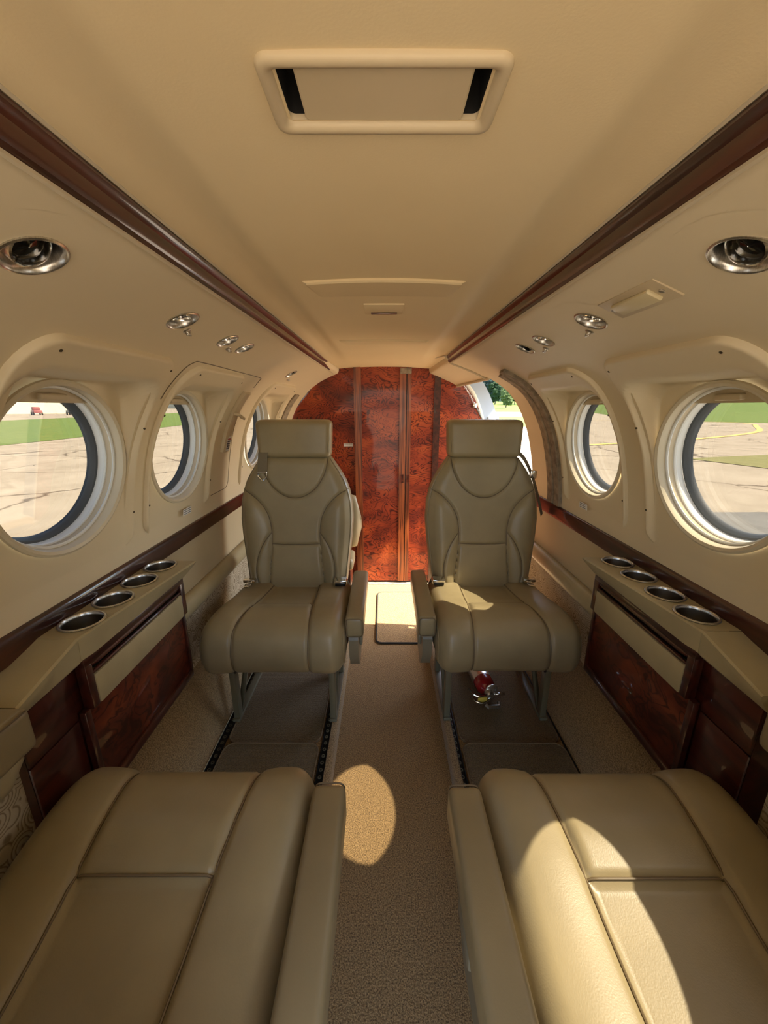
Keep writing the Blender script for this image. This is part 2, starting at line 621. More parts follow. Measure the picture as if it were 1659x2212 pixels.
def window_panel(sd, wy, parent):
    NT = 144
    # boundary: rounded rectangle
    hy, z0, z1, r = PAN + 0.012, 0.818, 1.287, 0.055
    def bound(th):
        dy, dz = math.cos(th), math.sin(th)
        cz = (z0 + z1) / 2
        hz = (z1 - z0) / 2
        oz = WZ - cz
        lo, hi = 0.1, 0.6
        for _ in range(40):
            t = (lo + hi) / 2
            ay = abs(dy * t) - (hy - r)
            az = abs(dz * t + oz) - (hz - r)
            d = math.hypot(max(ay, 0), max(az, 0)) + min(max(ay, az), 0) - r
            if d > 0:
                hi = t
            else:
                lo = t
        return lo
    ts = [0, 0.03, 0.08, 0.14, 0.2, 0.27, 0.34, 0.4, 0.46, 0.52, 0.58, 0.64, 0.70, 0.76, 0.82, 0.87, 0.91, 0.94, 0.97, 0.985, 1.0]
    rings = []
    for t in ts:
        rg = []
        for k in range(NT):
            th = 2 * PI * k / NT
            rb = bound(th)
            rr = WR + (rb - WR) * t
            y, z = wy + rr * math.cos(th), WZ + rr * math.sin(th) * (CA + (1 - CA) * t)
            p = win_surf(sd, wy, y, z)
            if t > 0.955:
                e = wall_pt(sd, y, z, -0.004)
                a = (t - 0.955) / 0.045
                a = 1 - math.sqrt(max(0, 1 - a * a))
                p = p.lerp(e, a)
            rg.append(p)
        rings.append(rg)
    mb = MB().loft(rings, caps=False)
    o = mb.build('window_panel', 'wall_vinyl', parent, ang=3)
    return o

def window(sd, wy, n, full=True):
    tq = taper(wy)
    za = Vector((sd * CA, 0, SA))
    ya = Vector((0, 1, 0))
    xa = ya.cross(za)
    M = Matrix.Translation(Vector((CB + sd * QC * tq, wy, WZ))) @ Matrix(((xa.x, ya.x, za.x, 0), (xa.y, ya.y, za.y, 0), (xa.z, ya.z, za.z, 0), (0, 0, 0, 1)))
    UP = Vector((-sd * SA, 0, CA))
    C0 = Vector((CB + sd * QC * tq, wy, WZ))
    root = empty('window_%d' % n, (0, 0, 0))
    struct(root, 'round cabin window with tan shade, %s in the %s wall' % (('beside the camera', 'nearest in view', 'second in view', 'nearest the bulkhead')[n - 1 if sd < 0 else n - 5], 'left' if sd < 0 else 'right'), 'window')
    window_panel(sd, wy, root)
    R = WR
    h = 0.060
    MB().lathe([(R + .006, -0.003), (R + .005, -0.008), (R, -0.010), (R - .006, -0.007), (R - .008, 0.0), (R - .009, 0.016)], M, 72).build('rim', 'ring_cream', root)
    MB().lathe([(R - .009, 0.010), (R - .0125, 0.010), (R - .0145, 0.0125), (R - .0125, 0.016), (R - .009, 0.018)], M, 72).build('bead', 'ring_white', root)
    MB().lathe([(R - .009, 0.016), (R - .010, 0.020), (R - .011, 0.030)], M, 72).build('inner_sleeve', 'trim_paint', root)
    MB().lathe([(R - .0105, 0.0285), (R - .014, 0.029), (R - .015, 0.033), (R - .013, 0.036), (R - .014, 0.050)], M, 72).build('white_sleeve', 'ring_white', root)
    MB().lathe([(R - .014, 0.048), (R - .019, 0.049), (R - .022, 0.054), (R - .025, h), (R - .025, h + .006)], M, 72).build('rubber_seal', 'ring_grey', root)
    MB().lathe([(R - .018, h + .0005), (0.0005, h + .0005), (0.0005, h + .004), (R - .018, h + .004)], M, 72).build('pane', 'tinted_pane', root)
    # pull-down shade across the top of the opening
    zs = 1.187 - WZ
    rs = R - 0.0115
    a0 = math.asin(zs / rs)
    arc = [(rs * math.cos(a0 + (PI - 2 * a0) * k / 24), rs * math.sin(a0 + (PI - 2 * a0) * k / 24)) for k in range(25)]
    def fn(u, v, d):
        return C0 + ya * u + UP * v + za * d
    sh = MB().prism(arc, fn, 0.020, 0.0235).build('shade', 'shade_plastic', root, ang=0.3)
    mb = MB().box(-.030, .030, .1345, .1475, .0085, .0225, .0035, 3)
    mb.v = [tuple(C0 + ya * v[0] + UP * v[1] + za * v[2]) for v in mb.v]
    mb.build('shade_handle', 'shade_plastic', sh)
    if full:
        for dy, z in ((-0.145, 1.272), (0.165, 1.270), (-0.19, 1.165), (0.192, 1.135), (0.192, 0.92), (-0.19, 0.92)):
            Mf = wall_frame(sd, wy + dy, z)
            MB().lathe([(0.0028, 0.010), (0.0028, 0.0128), (0.002, 0.0134), (0.0004, 0.0122)], Mf, 10).build('screw', 'dark_screw', root)
    return root

wn_ = 1
WROOT = {}
for sd in (-1, 1):
    for k, wy in enumerate(WIN[sd]):
        WROOT[(sd, k)] = window(sd, wy, wn_, k > 0)
        wn_ += 1

# ---- placards below the second windows
def placard(M, wid, hei, rows, parent, red=False, name='placard'):
    p = MB().add([M @ Vector(q) for q in [(-hei / 2, -wid / 2, 0), (-hei / 2, wid / 2, 0), (hei / 2, wid / 2, 0), (hei / 2, -wid / 2, 0), (-hei / 2, -wid / 2, .0008), (-hei / 2, wid / 2, .0008), (hei / 2, wid / 2, .0008), (hei / 2, -wid / 2, .0008)]],
                 [(0, 1, 2, 3), (4, 7, 6, 5), (0, 4, 5, 1), (1, 5, 6, 2), (2, 6, 7, 3), (3, 7, 4, 0)]).build(name, 'white_plate', parent, smooth=False)
    mb = MB()
    mr = MB()
    for i, row in enumerate(rows):
        x = -hei * 0.32 + hei * 0.64 * i / max(1, len(rows) - 1)
        y = -wid * 0.42
        tot = sum(row) + 0.4 * (len(row) - 1)
        u = wid * 0.84 / tot
        tgt = mr if (red and i == 0) else mb
        for wd in row:
            a, b_ = y, y + wd * u
            h2 = hei * 0.055
            tgt.add([M @ Vector(q) for q in [(x - h2, a, .0011), (x - h2, b_, .0011), (x + h2, b_, .0011), (x + h2, a, .0011)]], [(0, 1, 2, 3)])
            y = b_ + 0.4 * u
    if mb.v:
        mb.build('print_lines', 'ink', p, smooth=False)
    if mr.v:
        mr.build('print_heading', 'ink_red', p, smooth=False)
    return p
for sd, k, dy in ((-1, 2, 0.02), (1, 2, 0.035)):
    M = wall_frame(sd, WIN[sd][k] + dy, 0.846) @ Matrix.Translation((0, 0, 0.0135))
    placard(M, 0.052, 0.021, [[4, 5, 3], [2, 2, 3, 4], [3, 2, 2, 5]], WROOT[(sd, k)])

# ---- emergency exit hatch outline, handle and placard on the left wall
def seam_line(pts, r, name, mat, parent):
    return MB().tube(pts, r, 6).build(name, mat, parent)
ex = []
for y, z in smooth_poly([(0.992, 1.20), (0.995, 1.262), (1.012, 1.288), (1.06, 1.292), (1.30, 1.291), (1.53, 1.289), (1.555, 1.280), (1.565, 1.255)], 8):
    ex.append(wall_pt(-1, y, z, 0.0005))
seam_line(ex, 0.0013, 'exit_hatch_seam', 'piping', wall_l)
ex = [wall_pt(-1, y, z, 0.0005) for y, z in smooth_poly([(1.575, 1.20), (1.595, 1.05), (1.605, 0.90), (1.600, 0.865), (1.575, 0.852), (1.50, 0.850), (1.44, 0.850)], 8)]
seam_line(ex, 0.0013, 'exit_hatch_seam', 'piping', wall_l)
# handle bezel: raised strip following the wall, with a grip lever
hb = []
for z in np.linspace(1.012, 1.238, 16):
    a = wall_pt(-1, 1.497, z, 0.0)
    hb.append([wall_pt(-1, 1.495, z, -0.002), wall_pt(-1, 1.497, z, 0.012), wall_pt(-1, 1.508, z, 0.015), wall_pt(-1, 1.548, z, 0.013), wall_pt(-1, 1.556, z, 0.004), wall_pt(-1, 1.572, z, 0.003), wall_pt(-1, 1.574, z, -0.002)])
exh = empty('exit_handle', wall_pt(-1, 1.53, 1.012))
def rel(mb, root):
    L = root.location
    mb.v = [tuple(Vector(v) - L) for v in mb.v]
    return mb
tag(exh, 'tan emergency exit handle with lever and warning placard beside left window', 'handle')
rel(MB().loft(hb), exh).build('bezel', 'shade_plastic', exh, ang=0.5)
gl = [wall_pt(-1, 1.485, 1.163, 0.015), wall_pt(-1, 1.495, 1.168, 0.032), wall_pt(-1, 1.53, 1.160, 0.034), wall_pt(-1, 1.575, 1.150, 0.030), wall_pt(-1, 1.585, 1.148, 0.012)]
rel(MB().tube(gl, 0.0055, 8), exh).build('lever', 'shade_plastic', exh)
M = Matrix.Translation(-exh.location) @ wall_frame(-1, 1.527, 1.045) @ Matrix.Translation((0, 0, 0.0145))
placard(M, 0.034, 0.058, [[5], [1], [3], [4, 2], [3, 3]], exh, True)

# ------------------------------------------------------------------ lower side walls, rails
def sidep(sd, q, y, z):
    return Vector((CB + sd * q * taper(y), y, z))
def ysteps(a, b, d=0.05):
    return list(np.linspace(a, b, max(2, int((b - a) / d) + 1)))
for sd, wl in ((-1, wall_l), (1, wall_r)):
    ye = Y_AFT if sd < 0 else DOOR_Y0
    ys = ysteps(Y_FWD, ye)
    # leather-covered panel between rail and bolster
    P = [[sidep(sd, q, y, z) for q, z in ((.700, .745), (.7005, .70), (.700, .62), (.699, .545), (.699, .50))] for y in ys]
    MB().grid(P).build('lower_wall_panel', 'panel_vinyl', wl, ang=3)
    # fabric-covered panel
    P = [[sidep(sd, q, y, z) for q, z in ((.692, .53), (.694, .40), (.690, .28))] for y in ysteps(Y_FWD, ye)]
    MB().grid(P).build('fabric_panel', 'swirl_fabric', wl, ang=3)
    P = [[sidep(sd, q, y, z) for q, z in ((.655, .62), (.657, .48), (.655, .28))] for y in ysteps(Y_FWD, 0.515)]
    MB().grid(P).build('fabric_panel', 'swirl_fabric', wl, ang=3)
    # padded bolster roll
    def roll(q0, z0, a, b, nm):
        rings = []
        for y in ysteps(a, b, 0.04):
            e = min(1.0, math.sqrt(max(0.0, 1 - max(0, (0.02 - (b - y)) / 0.02) ** 2))) if b < 2 else 1
            e = max(e, 0.3)
            rings.append([sidep(sd, q0 - 0.026 * e * math.cos(t) , y, z0 + 0.036 * e * math.sin(t)) for t in np.linspace(0, 2 * PI, 16, endpoint=False)])
        MB().loft(rings).build(nm, 'leather_light', wl, ang=3)
    roll(.688, .532, 1.0, ye, 'bolster')
    roll(.645, .605, Y_FWD, 0.515, 'bolster')
    # carpeted kick panel
    P = [[sidep(sd, q, y, z) for q, z in ((.700, .30), (.690, .295), (.66, .22), (.615, .09), (.606, .062), (.60, .058))] for y in ysteps(Y_FWD, ye)]
    MB().grid(P).build('kick_panel', 'carpet_kick', wl, ang=3)
# wood rails under the windows
def rail(sd, n, label):
    ye = Y_AFT - 0.005 if sd < 0 else 1.775
    prof = [(.709, .786), (.699, .787), (.6935, .783), (.6915, .774), (.6915, .742), (.6935, .733), (.700, .730), (.709, .730)]
    rings = [[sidep(sd, q, y, z) for q, z in prof] for y in ysteps(Y_FWD, ye, 0.03)]
    o = MB().loft(rings).build('trim_%d' % n, 'mahogany', ang=0.8)
    return struct(o, label, 'trim')
rail(-1, 1, 'glossy dark mahogany rail under the left windows')
rail(1, 2, 'glossy dark mahogany rail under the right windows')
# ceiling valance strips
def valance(sd, n, ye, label):
    prof = [(.287, 1.407), (.2815, 1.404), (.2805, 1.400), (.2825, 1.394), (.2855, 1.391), (.2855, 1.381), (.2885, 1.375), (.295, 1.3725), (.300, 1.378), (.297, 1.40)]
    rings = [[Vector((sd * q, y, z)) for q, z in prof] for y in ysteps(Y_FWD, ye, 0.05)]
    o = MB().loft(rings).build('trim_%d' % n, 'mahogany', ang=0.5)
    struct(o, label, 'trim')
    for (q, z) in ((.2805, 1.4075), (.2965, 1.3705)):
        MB().tube([Vector((sd * q, y, z)) for y in ysteps(Y_FWD, ye, 0.3)], 0.0032, 6).build('edge_bead', 'trim_paint', o)
    return o
valance(-1, 3, Y_AFT - 0.004, 'dark mahogany valance strip along the ceiling above left windows')
valance(1, 4, 1.815, 'dark mahogany valance strip along the ceiling above right windows')

# ------------------------------------------------------------------ ceiling
def ceil_z(x, y=0.0):
    a = abs(x)
    k = 1 - float(sstep(1.5, 2.25, y))
    return 1.4145 - 0.004 * (a / 0.2) ** 2 * k - 0.012 * (a / 0.284) ** 2 * (1 - k) + k * (0.012 * float(sstep(0.180, 0.225, a)) - 0.013 * float(sstep(0.238, 0.284, a)))
VX, VY0, VY1 = 0.078, 0.342, 0.397
xs = sorted(set([round(v, 4) for v in np.linspace(-0.286, 0.286, 73)] + [-VX, VX]))
ys = sorted(set([round(float(v), 4) for v in np.linspace(Y_FWD, Y_AFT, 90)] + [VY0, VY1]))
mb = MB()
ids = {}
def cv(i, j):
    if (i, j) not in ids:
        ids[(i, j)] = len(mb.v)
        mb.v.append((xs[i], ys[j], ceil_z(xs[i], ys[j])))
    return ids[(i, j)]
for i in range(len(xs) - 1):
    for j in range(len(ys) - 1):
        if xs[i] >= -VX - 1e-6 and xs[i + 1] <= VX + 1e-6 and ys[j] >= VY0 - 1e-6 and ys[j + 1] <= VY1 + 1e-6:
            continue
        mb.f.append((cv(i, j), cv(i + 1, j), cv(i + 1, j + 1), cv(i, j + 1)))
ceiling = struct(mb.build('ceiling', 'ceiling_vinyl', ang=3), 'tan headliner panel of the cabin between the wood valances', 'ceiling')
# lip where the aft headliner panel meets the doorway
lip = [wall_pt(1, y, DOOR_Z, 0.001) for y in np.linspace(DOOR_Y0 + 0.01, Y_AFT, 10)]
MB().tube(lip, 0.008, 8).build('doorway_lip', 'trim_paint', wall_r)
lip = [Vector((0.275, 1.822, 1.402))] + [wall_pt(1, 1.826, z, 0.002) for z in (1.372, 1.355, 1.335, 1.315, DOOR_Z)]
MB().tube(lip, 0.0055, 8).build('headliner_joint', 'trim_paint', wall_r)
lip = [Vector((0.245, 2.0, 1.413)), Vector((0.262, 1.9, 1.407)), Vector((0.275, 1.826, 1.402))]
MB().tube(lip, 0.003, 6).build('headliner_joint', 'trim_paint', wall_r)
# curved face of the doorway edge
P = [[wall_pt(1, DOOR_Y0, z, 0.0) + Vector((dx, dy, 0)) for dx, dy in ((0, 0), (0.006, 0.006), (0.07, 0.012))] for z in np.linspace(0.79, DOOR_Z, 24)]
MB().grid(P).build('doorway_edge', 'wall_vinyl', wall_r, ang=3)
P = [[sidep(1, .70, DOOR_Y0, z) + Vector((dx, dy, 0)) for dx, dy in ((0, 0), (0.006, 0.006), (0.07, 0.012))] for z in np.linspace(0.02, 0.79, 6)]
MB().grid(P).build('doorway_edge', 'wall_vinyl', wall_r, ang=3)
# worn curtain track strips on both walls
def strip_on_wall(sd, y0, y1, z0, z1, h, mat, name, par, skew=0.0):
    rings = []
    for z in np.linspace(z0, z1, 22):
        s_ = skew * (z - z0) / (z1 - z0)
        rings.append([wall_pt(sd, y0 + s_, z, -0.003), wall_pt(sd, y0 + s_, z, h), wall_pt(sd, y0 + s_ + .004, z, h + .003), wall_pt(sd, y1 + s_ - .004, z, h + .003), wall_pt(sd, y1 + s_, z, h), wall_pt(sd, y1 + s_, z, -0.003)])
    MB().loft(rings).build(name, mat, par, ang=0.6)
strip_on_wall(1, 1.495, 1.545, 0.790, 1.318, 0.010, 'dusty_seal', 'curtain_track', wall_r)
strip_on_wall(1, 1.558, 1.612, 0.790, 1.310, 0.010, 'dusty_seal', 'curtain_track', wall_r)
strip_on_wall(-1, 2.19, 2.27, 0.790, 1.250, 0.006, 'dusty_seal', 'curtain_track', wall_l)

# ceiling air outlet
vent = empty('ceiling_air_outlet', (0, 0.37, 1.414))
tag(vent, 'tan framed rectangular air outlet in ceiling with a drop-down flap', 'air vent')
def rrect(hx, hy, r, n=6):
    out = []
    for cx_, cy_, a0 in ((hx - r, hy - r, 0), (-hx + r, hy - r, PI / 2), (-hx + r, -hy + r, PI), (hx - r, -hy + r, 3 * PI / 2)):
        for k in range(n + 1):
            a = a0 + PI / 2 * k / n
            out.append((cx_ + r * math.cos(a), cy_ + r * math.sin(a)))
    return out
rings = []
for hx, hy, r, z in ((.0915, .0385, .011, .002), (.0915, .0385, .011, -.002), (.0900, .0370, .010, -.0045), (.0865, .0335, .008, -.0055), (.0825, .0300, .007, -.0045), (.0805, .0285, .006, -.001), (.0795, .0275, .006, .005)):
    rings.append([Vector((x, y, z)) for x, y in rrect(hx, hy, r)])
MB().loft(rings, caps=False).build('frame', 'shade_plastic', vent, ang=0.9)
rings = [[Vector((x, y, z)) for x, y in rrect(hx, hy, .003)] for hx, hy, z in ((.064, .0262, -.0005), (.0655, .0270, .0005), (.0655, .0270, .0025), (.0655, .0270, .004))]
MB().loft(rings).build('flap', 'shade_plastic', vent, smooth=False)
MB().loft([[Vector((x, y, z)) for x, y in rrect(.0795, .0275, .006)] for z in (.0045, .031)], caps=False).build('duct_wall', 'cavity_shadow', vent)  # dark colour paints the shade in the gaps beside the flap
MB().box(-.082, .082, -.030, .030, .030, .034).build('duct_back', 'cavity_shadow', vent, smooth=False)
for s_ in (-1, 1):
    MB().box(s_ * .066 - .0015, s_ * .066 + .0015, -.02, .02, .012, .029).build('hinge_arm', 'brushed_steel', vent, smooth=False)

# other overhead panels
def hatch(y0, y1, hx, proud, label, name='overhead_panel'):
    o = empty(name, (0, y0, 1.4145))
    o.parent = ceiling
    rows = []
    nx = 30
    for t, h in ((0.0, -0.003), (0.0, proud * .6), (0.03, proud), (0.1, proud * .95), (0.5, proud * .55), (0.9, 0.0015), (1.0, 0.0005)):
        row = []
        for k in range(nx + 1):
            s_ = -1 + 2 * k / nx
            e = 1.0 - 0.10 * t
            x = hx * s_ * e
            edge = 1 if abs(s_) < 0.985 else 0.0
            sag = 0.010 * (s_ ** 2) * (1 - t)
            row.append(Vector((x, (y1 - y0) * t + sag, ceil_z(x) - 1.4145 - h * edge + (0.001 if edge == 0 else 0))))
        rows.append(row)
    MB().grid(rows).build('cover', 'ceiling_vinyl', o, ang=0.5)
    return o
hatch(0.805, 0.925, 0.160, 0.0065, 'wide tan overhead panel with raised lip, nearest of the ceiling panels')
hatch(1.470, 1.580, 0.165, 0.0065, 'wide tan overhead panel farthest aft, near the wood bulkhead')
o = empty('overhead_door', (0, 0.985, 1.4145))
o.parent = ceiling
MB().box(-.048, .048, 0, .095, -.0035, .002, .0012).build('cover', 'ceiling_vinyl', o)
MB().box(-.033, .033, .074, .082, -.0065, -.002, .0015).build('finger_slot', 'mahogany', o)

# ------------------------------------------------------------------ unseen fuselage skin added to block sun leaks, forward partition
rings = []
for y in np.linspace(Y_FWD - .1, 2.60, 12):
    rings.append([Vector((CB + q, y, z)) for q, z in smooth_poly([(-.77, 1.31), (-.70, 1.38), (-.50, 1.475), (-.25, 1.525), (0, 1.54), (.25, 1.525), (.50, 1.475), (.70, 1.38), (.77, 1.31)], 4)])
struct(MB().grid(rings).build('unseen_roof_skin', 'frame_white', ang=3), 'unseen white roof skin added to block sun leaks', 'roof')
# unseen low wings forward of the view, added to bounce sunlight inside
for sd in (-1, 1):
    foil = [(1.0, .0), (.75, .035), (.45, .07), (.2, .075), (.05, .045), (0, 0), (.05, -.03), (.3, -.05), (.7, -.025)]
    rings = []
    for x, y1, ch_, z in ((.74, .50, 1.95, -.08), (2.6, .42, 1.7, .06), (6.5, .15, 1.1, .42)):
        rings.append([Vector((CB + sd * x, y1 - ch_ * (1 - u), z + ch_ * v)) for u, v in foil])
    wg = MB().loft(rings).build('wing', 'frame_white', ang=0.8)
    tag(wg, 'unseen white low wing, added to bounce sunlight, on the %s side of the aircraft' % ('left' if sd < 0 else 'right'), 'wing')

# ------------------------------------------------------------------ floor
floor = struct(MB().box(-.168, .221, Y_FWD, Y_AFT + 0.03, -.03, 0).build('floor', 'carpet', smooth=False), 'tan carpeted aisle floor with sunken walkway', 'floor')
for x0, x1 in ((-.61, -.170), (.223, .655)):
    sg = 1 if x0 < 0 else -1
    MB().box(x0, x1, Y_FWD, DOOR_Y0 + .05 if x0 > 0 else Y_AFT, -.02, .055).build('seat_platform', 'carpet', floor, smooth=False)
    xe = x1 if x0 < 0 else x0
    # rolled carpet edge along the aisle
    rings = []
    for y in ysteps(Y_FWD, DOOR_Y0 + .05 if x0 > 0 else Y_AFT, 0.05):
        rings.append([Vector((xe + sg * dx, y, z)) for dx, z in ((.002, -.01), (.0025, .045), (0, .058), (-.008, .0635), (-.020, .0635), (-.024, .056), (-.02, -.01))])
    MB().loft(rings).build('carpet_edge', 'carpet_kick', floor, ang=1.0)
# seat tracks
TR = {-1: (-.203, -.562), 1: (.248, .632)}
for sd in (-1, 1):
    for x in TR[sd]:
        y0, y1 = Y_FWD, (Y_AFT if sd < 0 else DOOR_Y0 + .04)
        tr = MB()
        for dx in (-.0105, .0105):
            tr.box(x + dx - .0015, x + dx + .0015, y0, y1, .05, .0625)
        tr.box(x - .0105, x + .0105, y0, y1, .05, .056)
        o = tr.build('seat_track', 'black_metal', floor, smooth=False)
        st = MB()
        y = 0.60
        while y < 1.5:
            st.lathe([(.0062, .0565), (.0062, .0585), (.0035, .0590), (.0035, .0568)], Matrix.Translation((x, y, 0)), 8)
            y += 0.0254
        c = st.build('track_studs', 'seat_frame', o)
        c['kind'] = 'stuff'
# ribbed carpet inserts between tracks
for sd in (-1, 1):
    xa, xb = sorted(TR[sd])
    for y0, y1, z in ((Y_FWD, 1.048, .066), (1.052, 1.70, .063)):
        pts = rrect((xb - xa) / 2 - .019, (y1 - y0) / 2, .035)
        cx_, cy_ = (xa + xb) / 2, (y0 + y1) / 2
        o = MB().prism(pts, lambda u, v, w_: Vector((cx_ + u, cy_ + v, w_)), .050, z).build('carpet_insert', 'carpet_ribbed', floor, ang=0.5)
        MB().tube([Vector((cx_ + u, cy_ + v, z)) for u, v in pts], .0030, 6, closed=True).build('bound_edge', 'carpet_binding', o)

# loose mat in the aft aisle
mat_o = empty('floor_mat', (0.085, 1.99, 0.0))
tag(mat_o, 'small tan carpet mat with dark bound edge on aft aisle floor', 'floor mat')
pts = rrect(.125, .278, .03)
MB().prism(pts, lambda u, v, w_: Vector((u, v, w_)), .001, .009).build('pile', 'carpet', mat_o, ang=0.5)
MB().tube([Vector((u, v, .0055)) for u, v in pts], .0052, 8, closed=True).build('bound_edge', 'mat_edge', mat_o)
# under-floor threshold at the bulkhead
struct(MB().box(-.30, .66, 2.395, 2.45, -.03, .006, .002).build('trim_5', 'dusty_seal'), 'dull metal threshold strip below the wood doors', 'trim')
# vestibule floor by the doorway
struct(MB().box(.221, .74, DOOR_Y0 + .05, Y_AFT + .03, -.03, 0.0).build('floor_entry', 'carpet', smooth=False), 'tan carpet by the open doorway', 'floor')

# ------------------------------------------------------------------ aft bulkhead with wood doors
OUT = [(-.68, .60), (-.655, .85), (-.628, 1.0), (-.590, 1.115), (-.49, 1.232), (-.40, 1.335), (-.30, 1.43), (-.18, 1.45), (.03, 1.45), (.28, 1.45), (.33, 1.42), (.44, 1.352), (.487, 1.318), (.56, 1.225), (.606, 1.120), (.640, .98), (.665, .80), (.675, .5)]
def outline(x):
    return interp(OUT, x)
bulk = struct(MB().box(-.70, .50, Y_AFT + .040, Y_AFT + .055, -.03, 1.47).build('wall_aft', 'mahogany', smooth=False), 'glossy red burl wood bulkhead at the aft end of the cabin', 'wall')
def wood_panel(x0, x1, y, th, z0, mat, name, par=None):
    xs_ = list(np.linspace(x0, x1, 16))
    poly = [(x, outline(x)) for x in xs_]
    poly = [(x0, z0)] + poly + [(x1, z0)]
    return MB().prism(poly, lambda u, v, w_: Vector((u, w_, v)), y, y + th).build(name, mat, par or bulk, ang=0.4)
wood_panel(-.675, -.176, Y_AFT + .004, .02, 0.0, 'burl_red', 'fixed_panel')
pr = wood_panel(.342, .672, Y_AFT + .004, .02, 0.0, 'burl_red', 'fixed_panel')
wood_panel(-.182, -.140, Y_AFT - .022, .03, 0.005, 'wood_strip', 'door_post')
MB().box(-.1405, -.1375, Y_AFT - .023, Y_AFT - .012, 0.72, 1.40).box(-.1405, -.1375, Y_AFT - .023, Y_AFT - .012, 0.005, 0.66).build('post_edging', 'wood_strip', bulk, smooth=False)
wood_panel(.306, .345, Y_AFT - .010, .03, 0.005, 'mahogany', 'door_post')
d1 = wood_panel(-.141, .096, Y_AFT, .018, .020, 'burl_red', 'sliding_door')
d2 = wood_panel(.164, .308, Y_AFT - .002, .018, .020, 'burl_red', 'sliding_door')
for a, b_, nm, par, m in ((.095, .1345, 'door_stile', d1, 'wood_strip'), (.1405, .166, 'door_stile', d2, 'wood_strip')):
    wood_panel(a, b_, Y_AFT - .008, .022, .020, m, nm, par)
def cup_pull(x, par):
    z = .738
    rings = []
    for hx, hz, y in ((.0125, .030, 0), (.0125, .030, -.003), (.010, .027, -.003), (.009, .026, .006)):
        rings.append([Vector((x + u, Y_AFT - .0085 + y, z + v)) for u, v in rrect(hx, hz, .004, 3)])
    MB().loft(rings, caps=False).build('finger_pull', 'wood_strip', par, ang=0.5)
    MB().box(x - .009, x + .009, Y_AFT - .0088, Y_AFT - .0082, z - .026, z + .026).build('pull_recess', 'burl_dark', par, smooth=False)
cup_pull(.115, d1)
cup_pull(.153, d2)
MB().box(.098, .165, Y_AFT - .014, Y_AFT - .004, 1.375, 1.405, .002).build('door_catch', 'dusty_seal', bulk)
Mz = Matrix.Translation((-.225, Y_AFT + .0035, .951)) @ Matrix.Rotation(PI / 2, 4, 'X') @ Matrix.Rotation(-PI / 2, 4, 'Z')
placard(Mz, .060, .018, [[6, 5]], bulk)

# ------------------------------------------------------------------ open doorway: aft frame, seal, chain
dfr = empty('door_frame', (0.6, 2.46, 0))
tag(dfr, 'white painted airframe edge of the open doorway with latch receptacle', 'door frame')
inner = [(.500, 1.335), (.560, 1.265), (.600, 1.185), (.630, 1.10), (.655, 1.0), (.68, .85), (.70, .6), (.70, 0.0)]
outer = [(.600, 1.345), (.650, 1.265), (.688, 1.185), (.716, 1.10), (.742, 1.0), (.765, .85), (.78, .6), (.78, 0.0)]
inner = [tuple(p) for p in smooth_poly(inner, 5)]
outer = [tuple(p) for p in smooth_poly(outer, 5)]
poly = inner + outer[::-1]
rel(MB().prism(poly, lambda u, v, w_: Vector((u, w_, v)), 2.462, 2.52), dfr).build('frame_rib', 'frame_white_shaded', dfr, ang=0.5)
rel(MB().tube([Vector((u - .012, 2.455, v)) for u, v in inner], .014, 10), dfr).build('door_seal', 'seal_tube', dfr)
rel(MB().lathe([(.012, 0), (.012, -.004), (.006, -.006), (.0005, -.004)], Matrix.Translation((.655, 2.462, 1.165)) @ Matrix.Rotation(-PI / 2, 4, 'X') @ Matrix.Scale(-1, 4, (0, 0, 1)), 14), dfr).build('bolt', 'brushed_steel', dfr)
rel(MB().box(.652, .720, 2.448, 2.464, 1.062, 1.122, .003), dfr).build('latch_plate', 'frame_white_shaded', dfr)
rel(MB().box(.672, .694, 2.4465, 2.4485, 1.078, 1.102), dfr).build('latch_hole', 'cavity_shadow', dfr, smooth=False)  # dark block on the plate stands in for the shaded hole
rel(MB().box(.706, .709, 2.4465, 2.4485, 1.070, 1.112), dfr).build('latch_slot', 'cavity_shadow', dfr, smooth=False)

ch = empty('door_chain', (.44, 2.405, 1.34))
tag(ch, 'small steel chain hanging from ceiling edge down the wood bulkhead by doorway', 'chain')
pts = [Vector((.435, 2.40, 1.345)), Vector((.47, 2.40, 1.318)), Vector((.500, 2.402, 1.280)), Vector((.530, 2.404, 1.235)), Vector((.552, 2.405, 1.195))]
cl = [Vector(p) for p in smooth_poly(pts, 12)]
acc = 0
last = cl[0]
k = 0
for i in range(1, len(cl)):
    acc += (cl[i] - cl[i - 1]).length
    if acc > 0.0105:
        acc = 0
        t = (cl[min(i + 1, len(cl) - 1)] - cl[i - 1]).normalized()
        s_ = Vector((0, 1, 0)) if k % 2 else Vector((0, 1, 0)).cross(t).normalized()
        loop = [cl[i] + t * .0072 * math.cos(a) + s_ * .0042 * math.sin(a) for a in np.linspace(0, 2 * PI, 12, endpoint=False)]
        rel(MB().tube(loop, .0014, 5, closed=True), ch).build('chain_link', 'chrome', ch)
        k += 1
rel(MB().tube([cl[-1], Vector((.575, 2.405, 1.160)), Vector((.655, 2.41, 1.02)), Vector((.70, 2.41, .90))], .005, 8), ch).build('cable', 'seat_frame', ch)
rel(MB().box(.540, .566, 2.398, 2.412, 1.178, 1.206, .004), ch).build('chain_clip', 'chrome', ch)

# ------------------------------------------------------------------ seats
def seg_dist(px, py, pl):
    d = np.full(px.shape, 9.0)
    for (x0, y0), (x1, y1) in zip(pl, pl[1:]):
        dx, dy = x1 - x0, y1 - y0
        L = dx * dx + dy * dy + 1e-12
        t = np.clip(((px - x0) * dx + (py - y0) * dy) / L, 0, 1)
        d = np.minimum(d, np.hypot(px - x0 - t * dx, py - y0 - t * dy))
    return d

